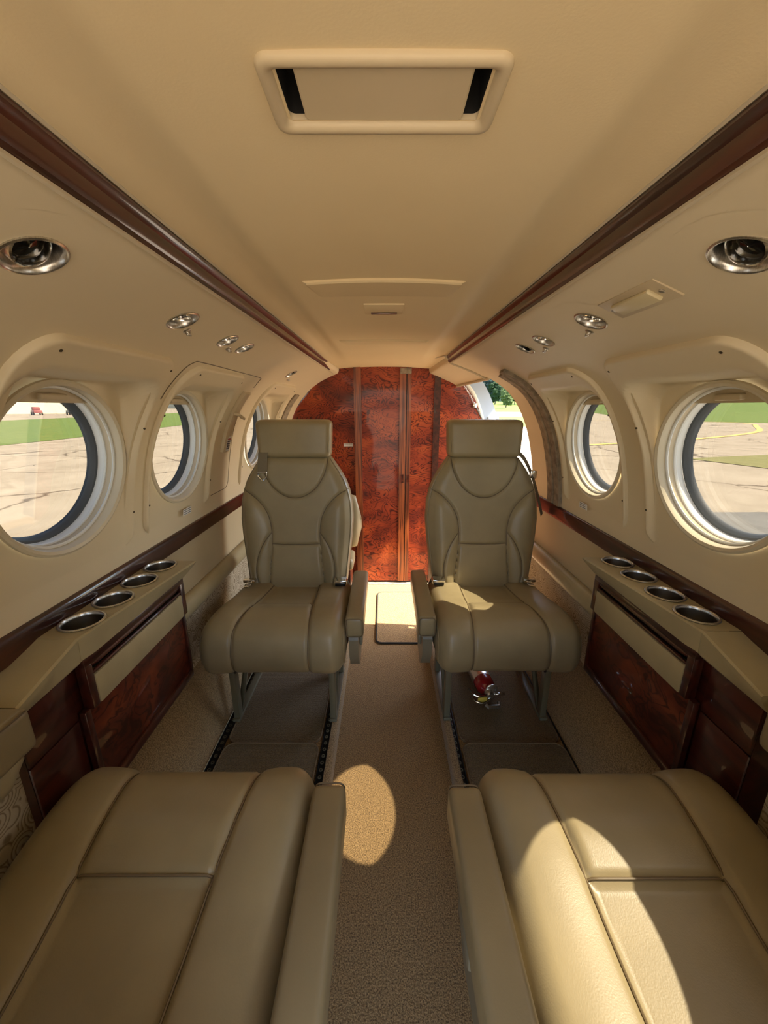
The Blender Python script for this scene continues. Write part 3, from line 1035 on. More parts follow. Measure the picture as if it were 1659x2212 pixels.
CW = 0.236
CPROF = smooth_poly([(.10, .268), (.165, .270), (.205, .285), (.222, .325), (.220, .372), (.200, .415), (.165, .438), (.12, .444), (.05, .438), (-.05, .420), (-.15, .408), (-.205, .404)], 14)
CPROF = [np.array(p) for p in CPROF]
_l = np.cumsum([0] + [np.linalg.norm(b_ - a) for a, b_ in zip(CPROF, CPROF[1:])])
NU = 132
CT = np.linspace(0, _l[-1], NU)
CPY = np.interp(CT, _l, [p[0] for p in CPROF])
CPZ = np.interp(CT, _l, [p[1] for p in CPROF])
_ty = np.gradient(CPY)
_tz = np.gradient(CPZ)
_n = np.hypot(_ty, _tz)
CNY, CNZ = _tz / _n, -_ty / _n
def at_t(y, top=True):
    k = [i for i in range(NU) if CPZ[i] > .40 and i > NU * .3]
    k = min(k, key=lambda i: abs(CPY[i] - y))
    return CT[k]
T_SEAM = at_t(.018)
T_END = CT[-1]
def xseam(t):
    return np.interp(t, [0, at_t(.19) , T_SEAM, T_END], [.124, .122, .106, .094])
def cushion_off(x, t):
    """offset along the profile normal"""
    ax = np.abs(x)
    s_ = ax / CW
    e = np.clip((s_ - 0.80) / 0.20, 0, 0.9995)
    off = -0.052 * (1 - np.sqrt(1 - e * e))
    xsm = xseam(t)
    top = sstep(at_t(.20) - .05, at_t(.20) + .03, t)
    bol = np.clip((ax - xsm) / (CW - xsm), 0, 1)
    off = off + 0.010 * np.sin(PI * np.clip(bol, 0, 1)) ** 0.7 * (0.4 + 0.6 * top) * (ax > xsm)
    rear = sstep(T_SEAM - 0.001, T_SEAM + 0.012, t)
    mid = (ax <= xsm)
    dip = np.clip(1 - (ax / xsm) ** 4, 0, 1)
    off = off - 0.012 * rear * mid * np.clip(dip * 3, 0, 1)
    roll = np.exp(-((t - (T_SEAM - .065)) / .045) ** 2)
    off = off + 0.007 * roll * mid * np.clip(dip * 2, 0, 1)
    d1_ = np.abs(ax - xsm)
    off = off - 0.0065 * np.exp(-(d1_ / .0055) ** 2)
    d2_ = np.abs(t - T_SEAM) + 10 * np.clip(ax - xsm, 0, 1)
    off = off - 0.0065 * np.exp(-(d2_ / .0055) ** 2)
    return off
def cushion_pt(x, t, lift=0.0):
    o_ = float(cushion_off(np.array(x), np.array(t))) + lift
    return Vector((x, float(np.interp(t, CT, CPY)) + float(np.interp(t, CT, CNY)) * o_, float(np.interp(t, CT, CPZ)) + float(np.interp(t, CT, CNZ)) * o_))

def cushion_mesh():
    NX = 121
    sx = np.linspace(-1, 1, NX)
    xs_ = CW * np.sign(sx) * (1 - (1 - np.abs(sx)) ** 1.25)
    rings = []
    for x in xs_:
        of = cushion_off(np.full(NU, x), CT)
        yy = CPY + CNY * of
        zz = CPZ + CNZ * of
        ring = [(x, yy[i], zz[i]) for i in range(NU)]
        sh = 0.0 if abs(x) < CW * .97 else 0.02
        ring += [(x, -.212 + sh, .39 - sh), (x, -.215 + sh, .34), (x, -.205 + sh, .275), (x, -.10, .262)]
        rings.append(ring)
    return MB().loft(rings)

BZ0, BZ1 = .345, .925
def bw(z):
    return np.interp(z, [.345, .42, .52, .60, .67, .74, .79, .83, .865, .895, .925], [.198, .208, .220, .229, .234, .230, .219, .204, .184, .163, .142])
def by0(z):
    return -.196 - .155 * (z - .40)
U_SEAM = [tuple(p) for p in smooth_poly([(-.138, .935), (-.128, .875), (-.095, .812), (-.045, .772), (0, .762), (.045, .772), (.095, .812), (.128, .875), (.138, .935)], 8)]
A_SEAM = [tuple(p) for p in smooth_poly([(-.218, .795), (-.175, .772), (-.135, .732), (-.110, .685), (-.100, .630), (-.100, .573), (-.105, .50), (-.112, .42), (-.114, .345)], 8)]
L_SEAM = [tuple(p) for p in smooth_poly([(-.100, .620), (-.130, .580), (-.152, .530), (-.163, .475), (-.158, .425), (-.140, .375), (-.125, .345)], 8)]
H_SEAM = [(-.100, .573), (-.05, .571), (0, .570), (.05, .571), (.100, .573)]
mir = lambda pl: [(-x, z) for x, z in pl]
BSEAMS = [U_SEAM, A_SEAM, mir(A_SEAM), L_SEAM, mir(L_SEAM), H_SEAM]
def back_h(x, z):
    ax = np.abs(x)
    wz = bw(z)
    h = np.zeros_like(x)
    a = np.interp(z, [p[1] for p in A_SEAM[::-1]], [-p[0] for p in A_SEAM[::-1]])
    a = np.where(z > .795, wz, a)
    bl = np.clip((ax - a) / np.maximum(wz - a, .01), 0, 1)
    h = h + .020 * np.sin(PI * bl) ** .8 * (ax > a) * sstep(.80, .74, z) if False else h + .020 * np.sin(PI * bl) ** .8 * (ax > a) * (1 - sstep(.72, .80, z))
    h = h + .010 * np.exp(-((z - .47) / .10) ** 2) * (ax < a)
    d = np.full(x.shape, 9.0)
    for s_ in BSEAMS:
        d = np.minimum(d, seg_dist(x, z, s_))
    return h - .0065 * np.exp(-(d / .0055) ** 2)
def back_y(x, z):
    wz = bw(z)
    s_ = np.clip(np.abs(x) / wz, 0, .9999)
    rnd_ = -.040 * (1 - np.sqrt(1 - np.clip((s_ - .72) / .28, 0, .9999) ** 2))
    zr = -.03 * (1 - np.sqrt(1 - np.clip((z - (BZ1 - .03)) / .03, 0, .9999) ** 2)) * 0.6
    return by0(z) + rnd_ + zr + back_h(x, z) * np.clip((1 - s_) * 8, 0, 1)
def back_pt(x, z, lift=0.0):
    return Vector((x, float(back_y(np.array([x]), np.array([z]))[0]) + lift, z))
def back_mesh():
    NZ, NX = 130, 111
    rings = []
    for z in np.linspace(BZ0, BZ1, NZ):
        wz = float(bw(z))
        sx = np.linspace(-1, 1, NX)
        xs_ = wz * np.sign(sx) * (1 - (1 - np.abs(sx)) ** 1.3)
        yy = back_y(xs_, np.full(NX, z))
        ring = [(xs_[i], yy[i], z) for i in range(NX)]
        yb = by0(z) - .095
        ring += [(wz + .003, by0(z) - .055, z), (wz - .004, yb + .012, z), (wz - .025, yb, z), (0, yb - .006, z), (-wz + .025, yb, z), (-wz + .004, yb + .012, z), (-wz - .003, by0(z) - .055, z)]
        rings.append(ring)
    return MB().loft(rings)

def head_mesh():
    rings = []
    z0, z1 = .921, 1.072
    for i, t in enumerate(np.concatenate([[0, .01, .03, .06, .10], np.linspace(.15, .85, 12), [.90, .94, .97, .99, 1.0]])):
        z = z0 + (z1 - z0) * t
        r = .020
        e = 0
        dz = min(z - z0, z1 - z)
        if dz < r:
            e = r - math.sqrt(max(0, r * r - (r - dz) ** 2))
        hx, hy = .153 - .006 * (1 - t) - e, .044 - e
        yc = by0(.93) - .048 - .06 * (t - .5) * .14
        ring = []
        for u, v in rrect(hx, hy, min(.022, hy * .95), 5):
            bul = .006 * (1 - (u / .16) ** 2) if v > 0 else 0
            ring.append((u, yc + v + bul, z))
        rings.append(ring)
    return MB().loft(rings)

def make_seat(arm):
    """seat faces local +y; arm = local side (+1/-1) that carries the aisle armrest"""
    root = empty('passenger_seat')
    c = cushion_mesh().build('seat_cushion', 'leather', root, ang=2.0)
    for sx in (-1, 1):
        MB().tube([cushion_pt(sx * float(xseam(t)), t, .0028) for t in np.linspace(.02, T_END - .004, 70)], .0019, 6).build('seam_piping', 'piping', c)
    MB().tube([cushion_pt(x, T_SEAM, .0028) for x in np.linspace(-float(xseam(T_SEAM)), float(xseam(T_SEAM)), 24)], .0019, 6).build('seam_piping', 'piping', c)
    for sx in (-1, 1):
        MB().tube([cushion_pt(sx * CW * .985, t, .0015) for t in np.linspace(.04, T_END - .004, 60)], .0022, 6).build('edge_welt', 'leather_dark', c)
    b_ = back_mesh().build('backrest', 'leather', root, ang=2.0)
    for s_ in BSEAMS:
        pl = [p for p in s_ if p[1] < BZ1 - .004 and p[1] > BZ0]
        MB().tube([back_pt(x, z, .0028) for x, z in pl], .0018, 6).build('seam_piping', 'piping', b_)
    for sx in (-1, 1):
        MB().tube([back_pt(sx * float(bw(z)) * .975, z, .0015) for z in np.linspace(BZ0 + .02, BZ1 - .006, 50)], .0021, 6).build('edge_welt', 'leather_dark', b_)
    h_ = head_mesh().build('headrest', 'leather', root, ang=2.0)
    for sx in (-1, 1):
        yc = by0(.93) - .048
        MB().tube([Vector((sx * .1385, yc + .0445 - .0085 * t, .945 + .112 * t)) for t in np.linspace(0, 1, 8)], .0016, 6).build('seam_piping', 'piping', h_)
    for sx in (-1, 1):
        MB().tube([Vector((sx * .07, by0(.92) - .05, .88)), Vector((sx * .07, by0(.93) - .05, .945))], .006, 8).build('headrest_post', 'chrome', root)
    # armrest on the aisle side with its bracket
    ax0, ax1 = arm * .236, arm * .297
    xa, xb = min(ax0, ax1), max(ax0, ax1)
    mb_ = MB().box(xa, xb, -.24, .150, .376, .450, .012, 3)
    ar = mb_.build('armrest', 'leather_dark', root, ang=0.9)
    loop = [Vector(((xa + xb) / 2 + u, .1505, .413 + v)) for u, v in rrect((xb - xa) / 2 - .004, .033, .010, 4)]
    MB().tube(loop, .0017, 6, closed=True).build('end_stitch', 'piping', ar)
    sxm = arm * .268
    poly = [(.100, .384), (.118, .345), (.112, .28), (.070, .215), (.035, .190), (-.05, .205), (-.16, .25), (-.20, .38)]
    MB().prism(poly, lambda u, v, w_: Vector((w_, u, v)), arm * .243, arm * .276).build('side_cover', 'seat_plastic', root, ang=0.5)
    MB().box(*sorted((arm * .276, arm * .287)), -.02, .06, .285, .325, .005, 2).build('recline_button', 'seat_plastic', root)
    # underframe
    MB().box(-.215, .215, -.17, .15, .245, .266, .004).build('seat_pan', 'seat_frame', root)
    for sx, xo in ((1, .178), (-1, .178)):
        x = sx * xo
        MB().box(x - .011, x + .011, .080, .112, 0.0, .255, .003).build('leg', 'seat_frame', root)
        rings = [[Vector((x + dx, y + dy, z)) for dx, dy in ((-.008, -.010), (.008, -.010), (.008, .010), (-.008, .010))] for y, z in ((.075, .012), (-.10, .25))]
        MB().loft(rings).build('brace', 'seat_frame', root, ang=0.5)
        MB().box(x - .011, x + .011, -.17, -.14, 0.0, .255, .003).build('leg', 'seat_frame', root)
        MB().box(x - .013, x + .013, -.18, .12, 0.0, .014, .003).build('track_foot', 'seat_frame', root)
    bar = [Vector((-.165, .11, .21)), Vector((-.162, .125, .235)), Vector((-.15, .13, .248)), Vector((.15, .13, .248)), Vector((.162, .125, .235)), Vector((.165, .11, .21))]
    MB().tube([Vector(p) for p in smooth_poly(bar, 4)], .0055, 8).build('adjust_bar', 'black_metal', root)
    # lap belt halves with buckles
    bk = MB().box(arm * .188 - .026, arm * .188 + .026, -.180, -.138, .428, .446, .003).build('belt_buckle', 'chrome', root)
    MB().box(arm * .188 - .020, arm * .188 + .020, -.139, -.135, .424, .436, .001).build('buckle_slot', 'black_metal', bk)
    MB().tube([Vector((arm * .188, -.18, .430)), Vector((arm * .20, -.215, .425)), Vector((arm * .215, -.23, .38))], .008, 6).build('belt_strap', 'belt_web', root)
    bk = MB().box(-arm * .185 - .024, -arm * .185 + .024, -.175, -.150, .430, .444, .003).build('belt_tongue', 'chrome', root)
    MB().box(-arm * .185 - .012, -arm * .185 + .012, -.152, -.120, .424, .429, .001).build('tongue_plate', 'chrome', bk)
    return root

seat_p = make_seat(1)
seat_m = make_seat(-1)
seats = [
    (seat_m, (-.365, 1.262, .06), PI, 'olive tan leather seat with headrest at left, shoulder belt hanging beside its headrest'),
    (seat_p, (.411, 1.268, .06), PI, 'olive tan leather seat at right with red extinguisher underneath and sunlit cushion'),
    (copy_tree(seat_p), (-.367, .396, .06), 0, 'near olive leather seat cushion in shade at bottom left of view'),
    (copy_tree(seat_m), (.414, .392, .06), 0, 'near olive leather seat cushion with round sunlit patch at bottom right'),
]
for o, loc, rz, lab in seats:
    o.location = loc
    o.rotation_euler = (0, 0, rz)
    tag(o, lab, 'seat', 'leather cabin seats in a club arrangement')
for o, loc, rz, lab in seats[2:]:
    for c_ in o.children:
        if c_.name.split('.')[0] in ('backrest', 'headrest', 'headrest_post', 'belt_buckle', 'belt_tongue', 'belt_strap'):
            c_.location.y -= .075
# shoulder belts
sb = MB()
pl = [Vector((.122, by0(.93) + .002, .945)), Vector((.124, by0(.90) + .006, .915)), Vector((.126, by0(.87) + .008, .868))]
P = [[p + Vector((-.019, 0, 0)), p + Vector((.019, 0, 0)), p + Vector((.019, .003, 0)), p + Vector((-.019, .003, 0))] for p in pl]
s1 = MB().loft(P).build('shoulder_belt', 'belt_web', seat_m, ang=0.4)
loop = [Vector((.126 + u, by0(.85) + .010, .848 + v)) for u, v in ((-.018, .018), (.018, .018), (.019, .006), (.006, -.012), (0, -.014), (-.006, -.012), (-.019, .006))]
MB().tube(loop, .0036, 8, closed=True).build('belt_hook', 'chrome', s1)
P = []
for p in smooth_poly([(-.13, by0(.93) - .01, .945), (-.165, by0(.91) - .012, .912), (-.205, by0(.86) - .03, .845), (-.255, by0(.8) - .08, .75), (-.285, by0(.7) - .1, .66)], 5):
    p = Vector(p)
    P.append([p + Vector((-.008, -.010, .006)), p + Vector((.008, .010, -.002)), p + Vector((.009, .010, 0)), p + Vector((-.007, -.010, .008))])
s2 = MB().loft(P).build('shoulder_belt', 'belt_web', seat_p, ang=0.4)
MB().box(-.222, -.196, by0(.86) - .04, by0(.86) - .02, .835, .868, .003).build('belt_hook', 'chrome', s2)

# padded seat edge behind the left seat
js = empty('jump_seat', (-.33, 2.02, .0))
tag(js, 'cream padded seat edge showing behind the left seat by wood doors', 'seat')
rings = []
for i, (x, t) in enumerate(zip(np.linspace(-.22, .205, 16), np.linspace(0, 1, 16))):
    e = math.sqrt(max(.05, 1 - max(0, (abs(2 * t - 1) - .8) / .2) ** 2))
    rings.append([Vector((x, .045 * e * math.cos(a) - .02 * math.sin(a), .565 + .165 * e * math.sin(a) * (1 if math.sin(a) > 0 else .95))) for a in np.linspace(0, 2 * PI, 24, endpoint=False)])
MB().loft(rings).build('backrest', 'leather', js, ang=2)
MB().box(-.22, .165, -.14, .02, .33, .40, .02, 3).build('seat_cushion', 'leather', js)
MB().box(-.20, .15, -.12, .01, .06, .335, .01).build('base', 'burl_dark', js)

# ------------------------------------------------------------------ side consoles
def console(sd, dy, label):
    root = empty('side_console', (CB + sd * .64, .63 + dy, 0))
    tag(root, label, 'console', 'wood fronted side consoles with cup holders')
    L = root.location.copy()
    def P(q, y, z):
        return Vector((CB + sd * q, y + dy, z))
    cups = [.700, .794, .892, .985]
    cq, cr = .6485, .0375
    Y0, Y1 = .640, 1.026
    def qi(y):
        return .612 + (.568 - .612) * (y - Y0) / (Y1 - Y0)
    # flat top with four openings
    mb_ = MB()
    bounds = [Y0, .747, .843, .9385, Y1]
    QO = .701
    for i, cy in enumerate(cups):
        a, b_ = bounds[i], bounds[i + 1]
        NTH = 48
        rg = [[], []]
        for k in range(NTH):
            th = 2 * PI * k / NTH
            u, v = math.cos(th), math.sin(th)
            y_, q_ = cy + cr * u, cq + cr * v
            rg[0].append(P(q_, y_, .7502))
            # to the cell boundary
            t = 9.0
            if u > 1e-6: t = min(t, (b_ - cy) / u)
            if u < -1e-6: t = min(t, (a - cy) / u)
            if v > 1e-6: t = min(t, (QO - cq) / v)
            if v < -1e-6:
                lo, hi = 0, .3
                for _ in range(30):
                    m_ = (lo + hi) / 2
                    if cq + v * m_ < qi(cy + u * m_) + .004: hi = m_
                    else: lo = m_
                t = min(t, lo)
            rg[1].append(P(cq + v * t, cy + u * t, .7500))
        mb_.loft(rg, caps=False)
        # corners of the cell
        k0 = None
    # strip along the inner edge, apron and the sloping forward end
    rel(mb_, root).build('top', 'leather_light', root, ang=0.5)
    rings = []
    for y in list(np.linspace(Y0, Y1, 12)):
        q = qi(y)
        qb = max(q + .003, .611)
        rings.append([P(q + .012, y, .7494), P(q + .004, y, .7498), P(q, y, .7470), P(q + (qb - q) * .15, y, .738), P(qb, y, .699), P(qb + .006, y, .699), P(q + .012, y, .738)])
    q = qi(Y0)
    fw = []
    for t in np.linspace(0, 1, 6):
        y = Y0 - .135 * t
        z = .7498 - .036 * t
        fw.append([P(.690, y, z - .0006), P(q + .004, y, z), P(q, y, z - .003), P(q + .002, y, z - .012), P(q + .004 + .014 * t, y, .699 - .02 * t), P(q + .012 + .018 * t, y, .690 - .02 * t), P(.70, y, .68), P(.701, y, z - .001)])
    rel(MB().loft(rings), root).build('apron', 'leather_light', root, ang=0.5)
    rel(MB().loft(fw), root).build('sloping_top', 'leather_light', root, ang=0.5)
    for cy in cups:
        M_ = Matrix.Translation(P(cq, cy, .7502) - L)
        h = MB().lathe([(cr - .001, -.001), (cr + .0035, .0008), (cr + .0045, .0025), (cr + .003, .0042), (cr, .004), (cr - .002, .001), (cr - .0025, -.003)], M_, 40).build('cup_holder', 'brushed_steel', root, ang=0.9)
        MB().lathe([(cr - .0022, -.001), (cr - .003, -.01), (cr - .0065, -.044), (cr - .009, -.048), (.0005, -.048)], M_, 40).build('cup_inside', 'shaded_steel', h, ang=0.9)
    # wood front
    def bx(q0, q1, y0, y1, z0, z1, bev, nm, mat, par=None, sm=True):
        xa, xb = sorted((CB + sd * q0, CB + sd * q1))
        m_ = MB().box(xa, xb, y0 + dy, y1 + dy, z0, z1, bev)
        return rel(m_, root).build(nm, mat, par or root, smooth=sm)
    body = bx(.640, .699, .515, 1.018, .368, .700, 0, 'carcass', 'mahogany', sm=False)
    fr = bx(.612, .634, .640, 1.022, .682, .700, .002, 'frame_rail', 'mahogany')
    bx(.612, .634, 1.000, 1.022, .586, .684, .002, 'frame_stile', 'mahogany')
    bx(.612, .634, .640, .658, .586, .684, .002, 'frame_stile', 'mahogany')
    bx(.630, .6345, .656, 1.002, .655, .684, 0, 'slot_back', 'cavity_shadow', sm=False)
    rel(MB().tube([P(.618, y, .676) for y in (.662, .68, .98, .998)], [.003, .006, .006, .003], 10), root).build('table_edge', 'mahogany', root)
    rel(MB().tube([P(.615, y, .6605) for y in (.656, .67, .985, 1.0)], [.003, .0045, .0045, .003], 10), root).build('slot_lip', 'mahogany', root)
    bx(.6105, .633, .658, 1.001, .586, .655, .004, 'leather_band', 'leather_light')
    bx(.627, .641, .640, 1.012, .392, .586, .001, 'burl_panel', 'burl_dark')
    bx(.620, .634, .632, 1.020, .368, .393, .003, 'lower_rail', 'mahogany')
    bx(.620, .634, 1.010, 1.020, .39, .588, .002, 'panel_edge', 'mahogany')
    bx(.620, .634, .626, .640, .39, .588, .002, 'panel_edge', 'mahogany')
    bx(.634, .641, .515, .625, .575, .690, .003, 'forward_panel', 'mahogany')
    bx(.635, .641, .515, .625, .368, .572, .003, 'forward_panel', 'mahogany')
    # padded armrest block forward of the console
    xa, xb = sorted((CB + sd * .584, CB + sd * .700))
    return root
console(-1, 0, 'side console below left windows with four cup holders and lit red burl panel')
console(1, .027, 'side console below right windows with four cup holders and shadowed burl panel')
for sd, nm in ((-1, 'left'), (1, 'right')):
    xa, xb = sorted((CB + sd * .584, CB + sd * .700))
    o = empty('side_armrest', (CB + sd * .64, 0, .645))
    m_ = MB().box(xa, xb, .165, .500, .648, .724, .012, 3)
    m_.v = [tuple(Vector(v) - o.location) for v in m_.v]
    m_.build('pad', 'leather_dark', o)
    xs2 = CB + sd * .5835
    m_ = MB().tube([Vector((xs2, y, .722)) for y in (.18, .49)], .0016, 6)
    m_.v = [tuple(Vector(v) - o.location) for v in m_.v]
    m_.build('stitch_line', 'piping', o)
    o.parent = wall_l if sd < 0 else wall_r

# ------------------------------------------------------------------ overhead fixtures
def reading_light(sd, y, z, r, tilt, label, dark=False, big=False):
    M_ = wall_frame(sd, y, z)
    L = M_.translation.copy()
    root = empty('reading_light', L)
    tag(root, label, 'reading light', 'round chrome overhead fixtures')
    M0 = Matrix.Translation(-L) @ M_
    MB().lathe([(r + .0005, -.001), (r + .001, .0022), (r - .001, .0032), (r - .003, .0022), (r - .0045, -.004), (r - .007, -.016), (r - .008, -.022)], M0, 36).build('bezel', 'brushed_steel', root, ang=0.9)
    Mt = M0 @ Matrix.Translation((0, 0, -.010)) @ Matrix.Rotation(tilt, 4, 'Y' if not big else 'Y')
    rb = r * .66
    MB().lathe([(r - .0075, -.010), (rb * 1.06, .0005), (rb, .0055), (rb - .002, .0065), (rb - .003, .003), (rb - .0035, -.004)], Mt, 32).build('eyeball', 'chrome' if not dark else 'black_metal', root, ang=0.8)
    MB().lathe([(rb - .003, -.001), (rb * .6, .0015), (.0005, .0025)], Mt, 24).build('lens', 'black_lens', root)
    return root
def knob(sd, y, z, label):
    M_ = wall_frame(sd, y, z)
    L = M_.translation.copy()
    root = empty('switch_knob', L)
    tag(root, label, 'knob', 'small chrome overhead knobs')
    M0 = Matrix.Translation(-L) @ M_
    MB().lathe([(.0085, -.001), (.0085, .0015), (.0075, .0025), (.005, .003), (.005, .008), (.004, .0095), (.0005, .0095)], M0, 18).build('button', 'brushed_steel', root, ang=0.6)
    m_ = MB().box(-.002, .002, -.0075, .0075, .007, .011, .0008)
    m_.v = [tuple(M0 @ Vector(v)) for v in m_.v]
    m_.build('toggle', 'brushed_steel', root)
reading_light(-1, .477, 1.341, .034, -.35, 'large chrome reading light nearest camera on left overhead panel', big=True)
reading_light(-1, .798, 1.341, .031, .2, 'chrome overhead outlet on left panel, second from camera')
reading_light(-1, 1.020, 1.340, .028, .3, 'chrome overhead outlet on left panel, forward one of the close pair')
reading_light(-1, 1.140, 1.3395, .028, .2, 'chrome overhead outlet on left panel, aft one of the close pair')
reading_light(-1, 1.800, 1.325, .030, .3, 'black centred overhead outlet on left panel nearest the bulkhead', True)
knob(-1, .850, 1.332, 'small chrome knob below second overhead outlet on left')
knob(-1, 1.075, 1.330, 'small chrome knob below the close pair of outlets on left')
knob(-1, 1.86, 1.306, 'small chrome knob below black outlet near the bulkhead on left')
reading_light(1, .474, 1.341, .034, .35, 'large chrome reading light nearest camera on right overhead panel', big=True)
reading_light(1, .796, 1.340, .031, -.2, 'chrome overhead outlet on right panel next to rectangular lamp')
reading_light(1, 1.019, 1.340, .028, -.4, 'chrome overhead outlet on right panel, forward one of the close pair')
reading_light(1, 1.146, 1.340, .028, .45, 'chrome overhead outlet with black eyeball on right, aft of the close pair', True)
knob(1, .846, 1.330, 'small chrome knob below second overhead outlet on right')
knob(1, 1.068, 1.329, 'small chrome knob below the close pair of outlets on right')

# rectangular lamp
Ml = wall_frame(1, .657, 1.341)
L = Ml.translation.copy()
lamp = empty('overhead_lamp', L)
tag(lamp, 'small rectangular overhead lamp with two screws on right overhead panel', 'lamp')
M0 = Matrix.Translation(-L) @ Ml
def tbox(M_, *a):
    m_ = MB().box(*a)
    m_.v = [tuple(M_ @ Vector(v)) for v in m_.v]
    return m_
tbox(M0, -.026, .026, -.070, .070, -.002, .0022, .001).build('bezel', 'shade_plastic', lamp)
tbox(M0, -.014, .014, -.046, .046, .001, .0085, .003).build('lens', 'lens_frost', lamp)
for s_ in (-1, 1):
    MB().lathe([(.0042, .002), (.0042, .0035), (.0005, .003)], M0 @ Matrix.Translation((0, s_ * .058, 0)), 10).build('screw', 'brushed_steel', lamp)

# ------------------------------------------------------------------ fire extinguisher under the right seat
fe = empty('fire_extinguisher', (.405, 1.275, .066))
tag(fe, 'small red fire extinguisher lying on carpet under the right seat', 'fire extinguisher')
fe.rotation_euler = (0, 0, .10)
Mx = Matrix.Translation((0, 0, .040)) @ Matrix.Rotation(PI / 2, 4, 'X')
MB().lathe([(.0005, -.20), (.030, -.20), (.037, -.192), (.0385, -.18), (.0385, -.01), (.036, .005), (.028, .018), (.018, .024), (.016, .03), (.0005, .03)], Mx, 32).build('cylinder', 'extinguisher_red', fe, ang=0.8)
MB().lathe([(.0165, .024), (.0165, .05), (.012, .056), (.0005, .056)], Mx, 20).build('valve', 'brushed_steel', fe)
MB().lathe([(.0388, -.10), (.0392, -.10), (.0392, -.03), (.0388, -.03)], Mx, 32).build('strap_band', 'brushed_steel', fe)
MB().lathe([(.024, .0), (.024, .004), (.020, .006), (.0005, .006)], Mx @ Matrix.Translation((.012, .012, .030)), 20).build('gauge', 'brushed_steel', fe)
MB().tube([Vector(p) for p in smooth_poly([(0, -.045, .046), (-.03, -.052, .040), (-.06, -.045, .045), (-.078, -.022, .058)], 5)], .0045, 8).build('lever', 'chrome', fe)
MB().tube([Vector(p) for p in smooth_poly([(0, -.058, .034), (-.03, -.068, .026), (-.055, -.062, .028), (-.070, -.045, .034)], 5)], .0045, 8).build('handle', 'chrome', fe)
MB().tube([Vector((.012, -.045, .042)), Vector((.058, -.048, .042))], .005, 8).build('nozzle', 'chrome', fe)
MB().box(-.052, -.016, -.062, -.060, .022, .044, .0006).build('tag', 'tag_yellow', fe)
MB().tube([Vector((-.02, -.062, .012)), Vector((-.012, -.07, .006)), Vector((.03, -.07, .006)), Vector((.036, -.055, .010))], .008, 8).build('clamp', 'brushed_steel', fe)

# ------------------------------------------------------------------ outside
GZ = -1.15
def flat(name, pts, z, mat):
    return obj(name, [(x, y, z) for x, y in pts], [tuple(range(len(pts)))], mat, smooth=False)
struct(flat('ground', [(-700, -500), (700, -500), (700, 900), (-700, 900)], GZ, 'concrete'), 'pale cracked concrete apron outside the windows', 'ground')
g = flat('grass_field', [(-400, 30.0), (-26.5, 30), (-24.0, 27.4), (-25, -60), (-76, -60), (-71, 83), (-400, 84)], GZ + .02, 'grass')
# left strip runs along the ramp
g.data.clear_geometry()
lp = [(-23.0, -80), (-24.2, 28), (-30, 75), (-60, 240), (-105, 240), (-74, 100), (-62, 28), (-60, -80)]
g.data.from_pydata([(x, y, GZ + .02) for x, y in lp], [], [(0, 1, 6, 7), (1, 2, 5, 6), (2, 3, 4, 5)])
tag(g, 'green grass strip beyond the concrete seen through the left windows', 'grass', None, 'stuff')
rows = []
NEAR = [(84, .02), (120, .6), (200, 3.6), (320, 8.2), (420, 11.5)]
FAR = [(215, .02), (250, .9), (290, 2.6), (340, 5.0), (420, 9.0)]
for k in range(5):
    row = []
    for a in np.linspace(9, 110, 60):
        m_ = float(sstep(27, 32, a))
        d = FAR[k][0] * (1 - m_) + NEAR[k][0] * m_
        z = FAR[k][1] * (1 - m_) + NEAR[k][1] * m_
        row.append(Vector((d * math.sin(math.radians(a)), d * math.cos(math.radians(a)), GZ + z)))
    rows.append(row)
m_ = MB().grid(rows)
tag(m_.build('grass_hillside', 'grass', ang=3), 'wide green airfield grass rising beyond the taxiway at right', 'grass', None, 'stuff')
tag(flat('grass_wedge', [(14.2, 17.9), (19.5, 19.3), (26, 18.5), (20, 11.0), (15.2, 14.6)], GZ + .02, 'dry_grass'), 'dry grass wedge between concrete lanes outside near right window', 'grass', None, 'stuff')
tag(flat('grass_island', [(14.6, 49), (16.8, 48), (21, 50), (38, 97), (27.5, 98)], GZ + .02, 'grass'), 'bright green grass island seen through the open doorway', 'grass', None, 'stuff')
struct(flat('ground_patch', [(6.4, 8.4), (12, 8.4), (12, 2), (6.4, 2)], GZ + .012, 'asphalt_patch'), 'dark asphalt patch on the apron by right window', 'ground')
# painted taxi line
cl = smooth_poly([(30, 75), (52, 66), (54, 58), (46, 48), (36, 37.5), (23.5, 29.2), (12, 24)], 8)
mb_ = MB()
rows = []
for i, p in enumerate(cl):
    t = cl[min(i + 1, len(cl) - 1)] - cl[max(0, i - 1)]
    t = t / np.linalg.norm(t)
    n_ = np.array([-t[1], t[0]])
    a, b_ = p + n_ * .25, p - n_ * .25
    rows.append([Vector((a[0], a[1], GZ + .03)), Vector((b_[0], b_[1], GZ + .03))])
mb_.grid(rows)
tag(mb_.build('taxiway_line', 'line_yellow'), 'curved yellow painted taxi line outside the right window', 'road marking')

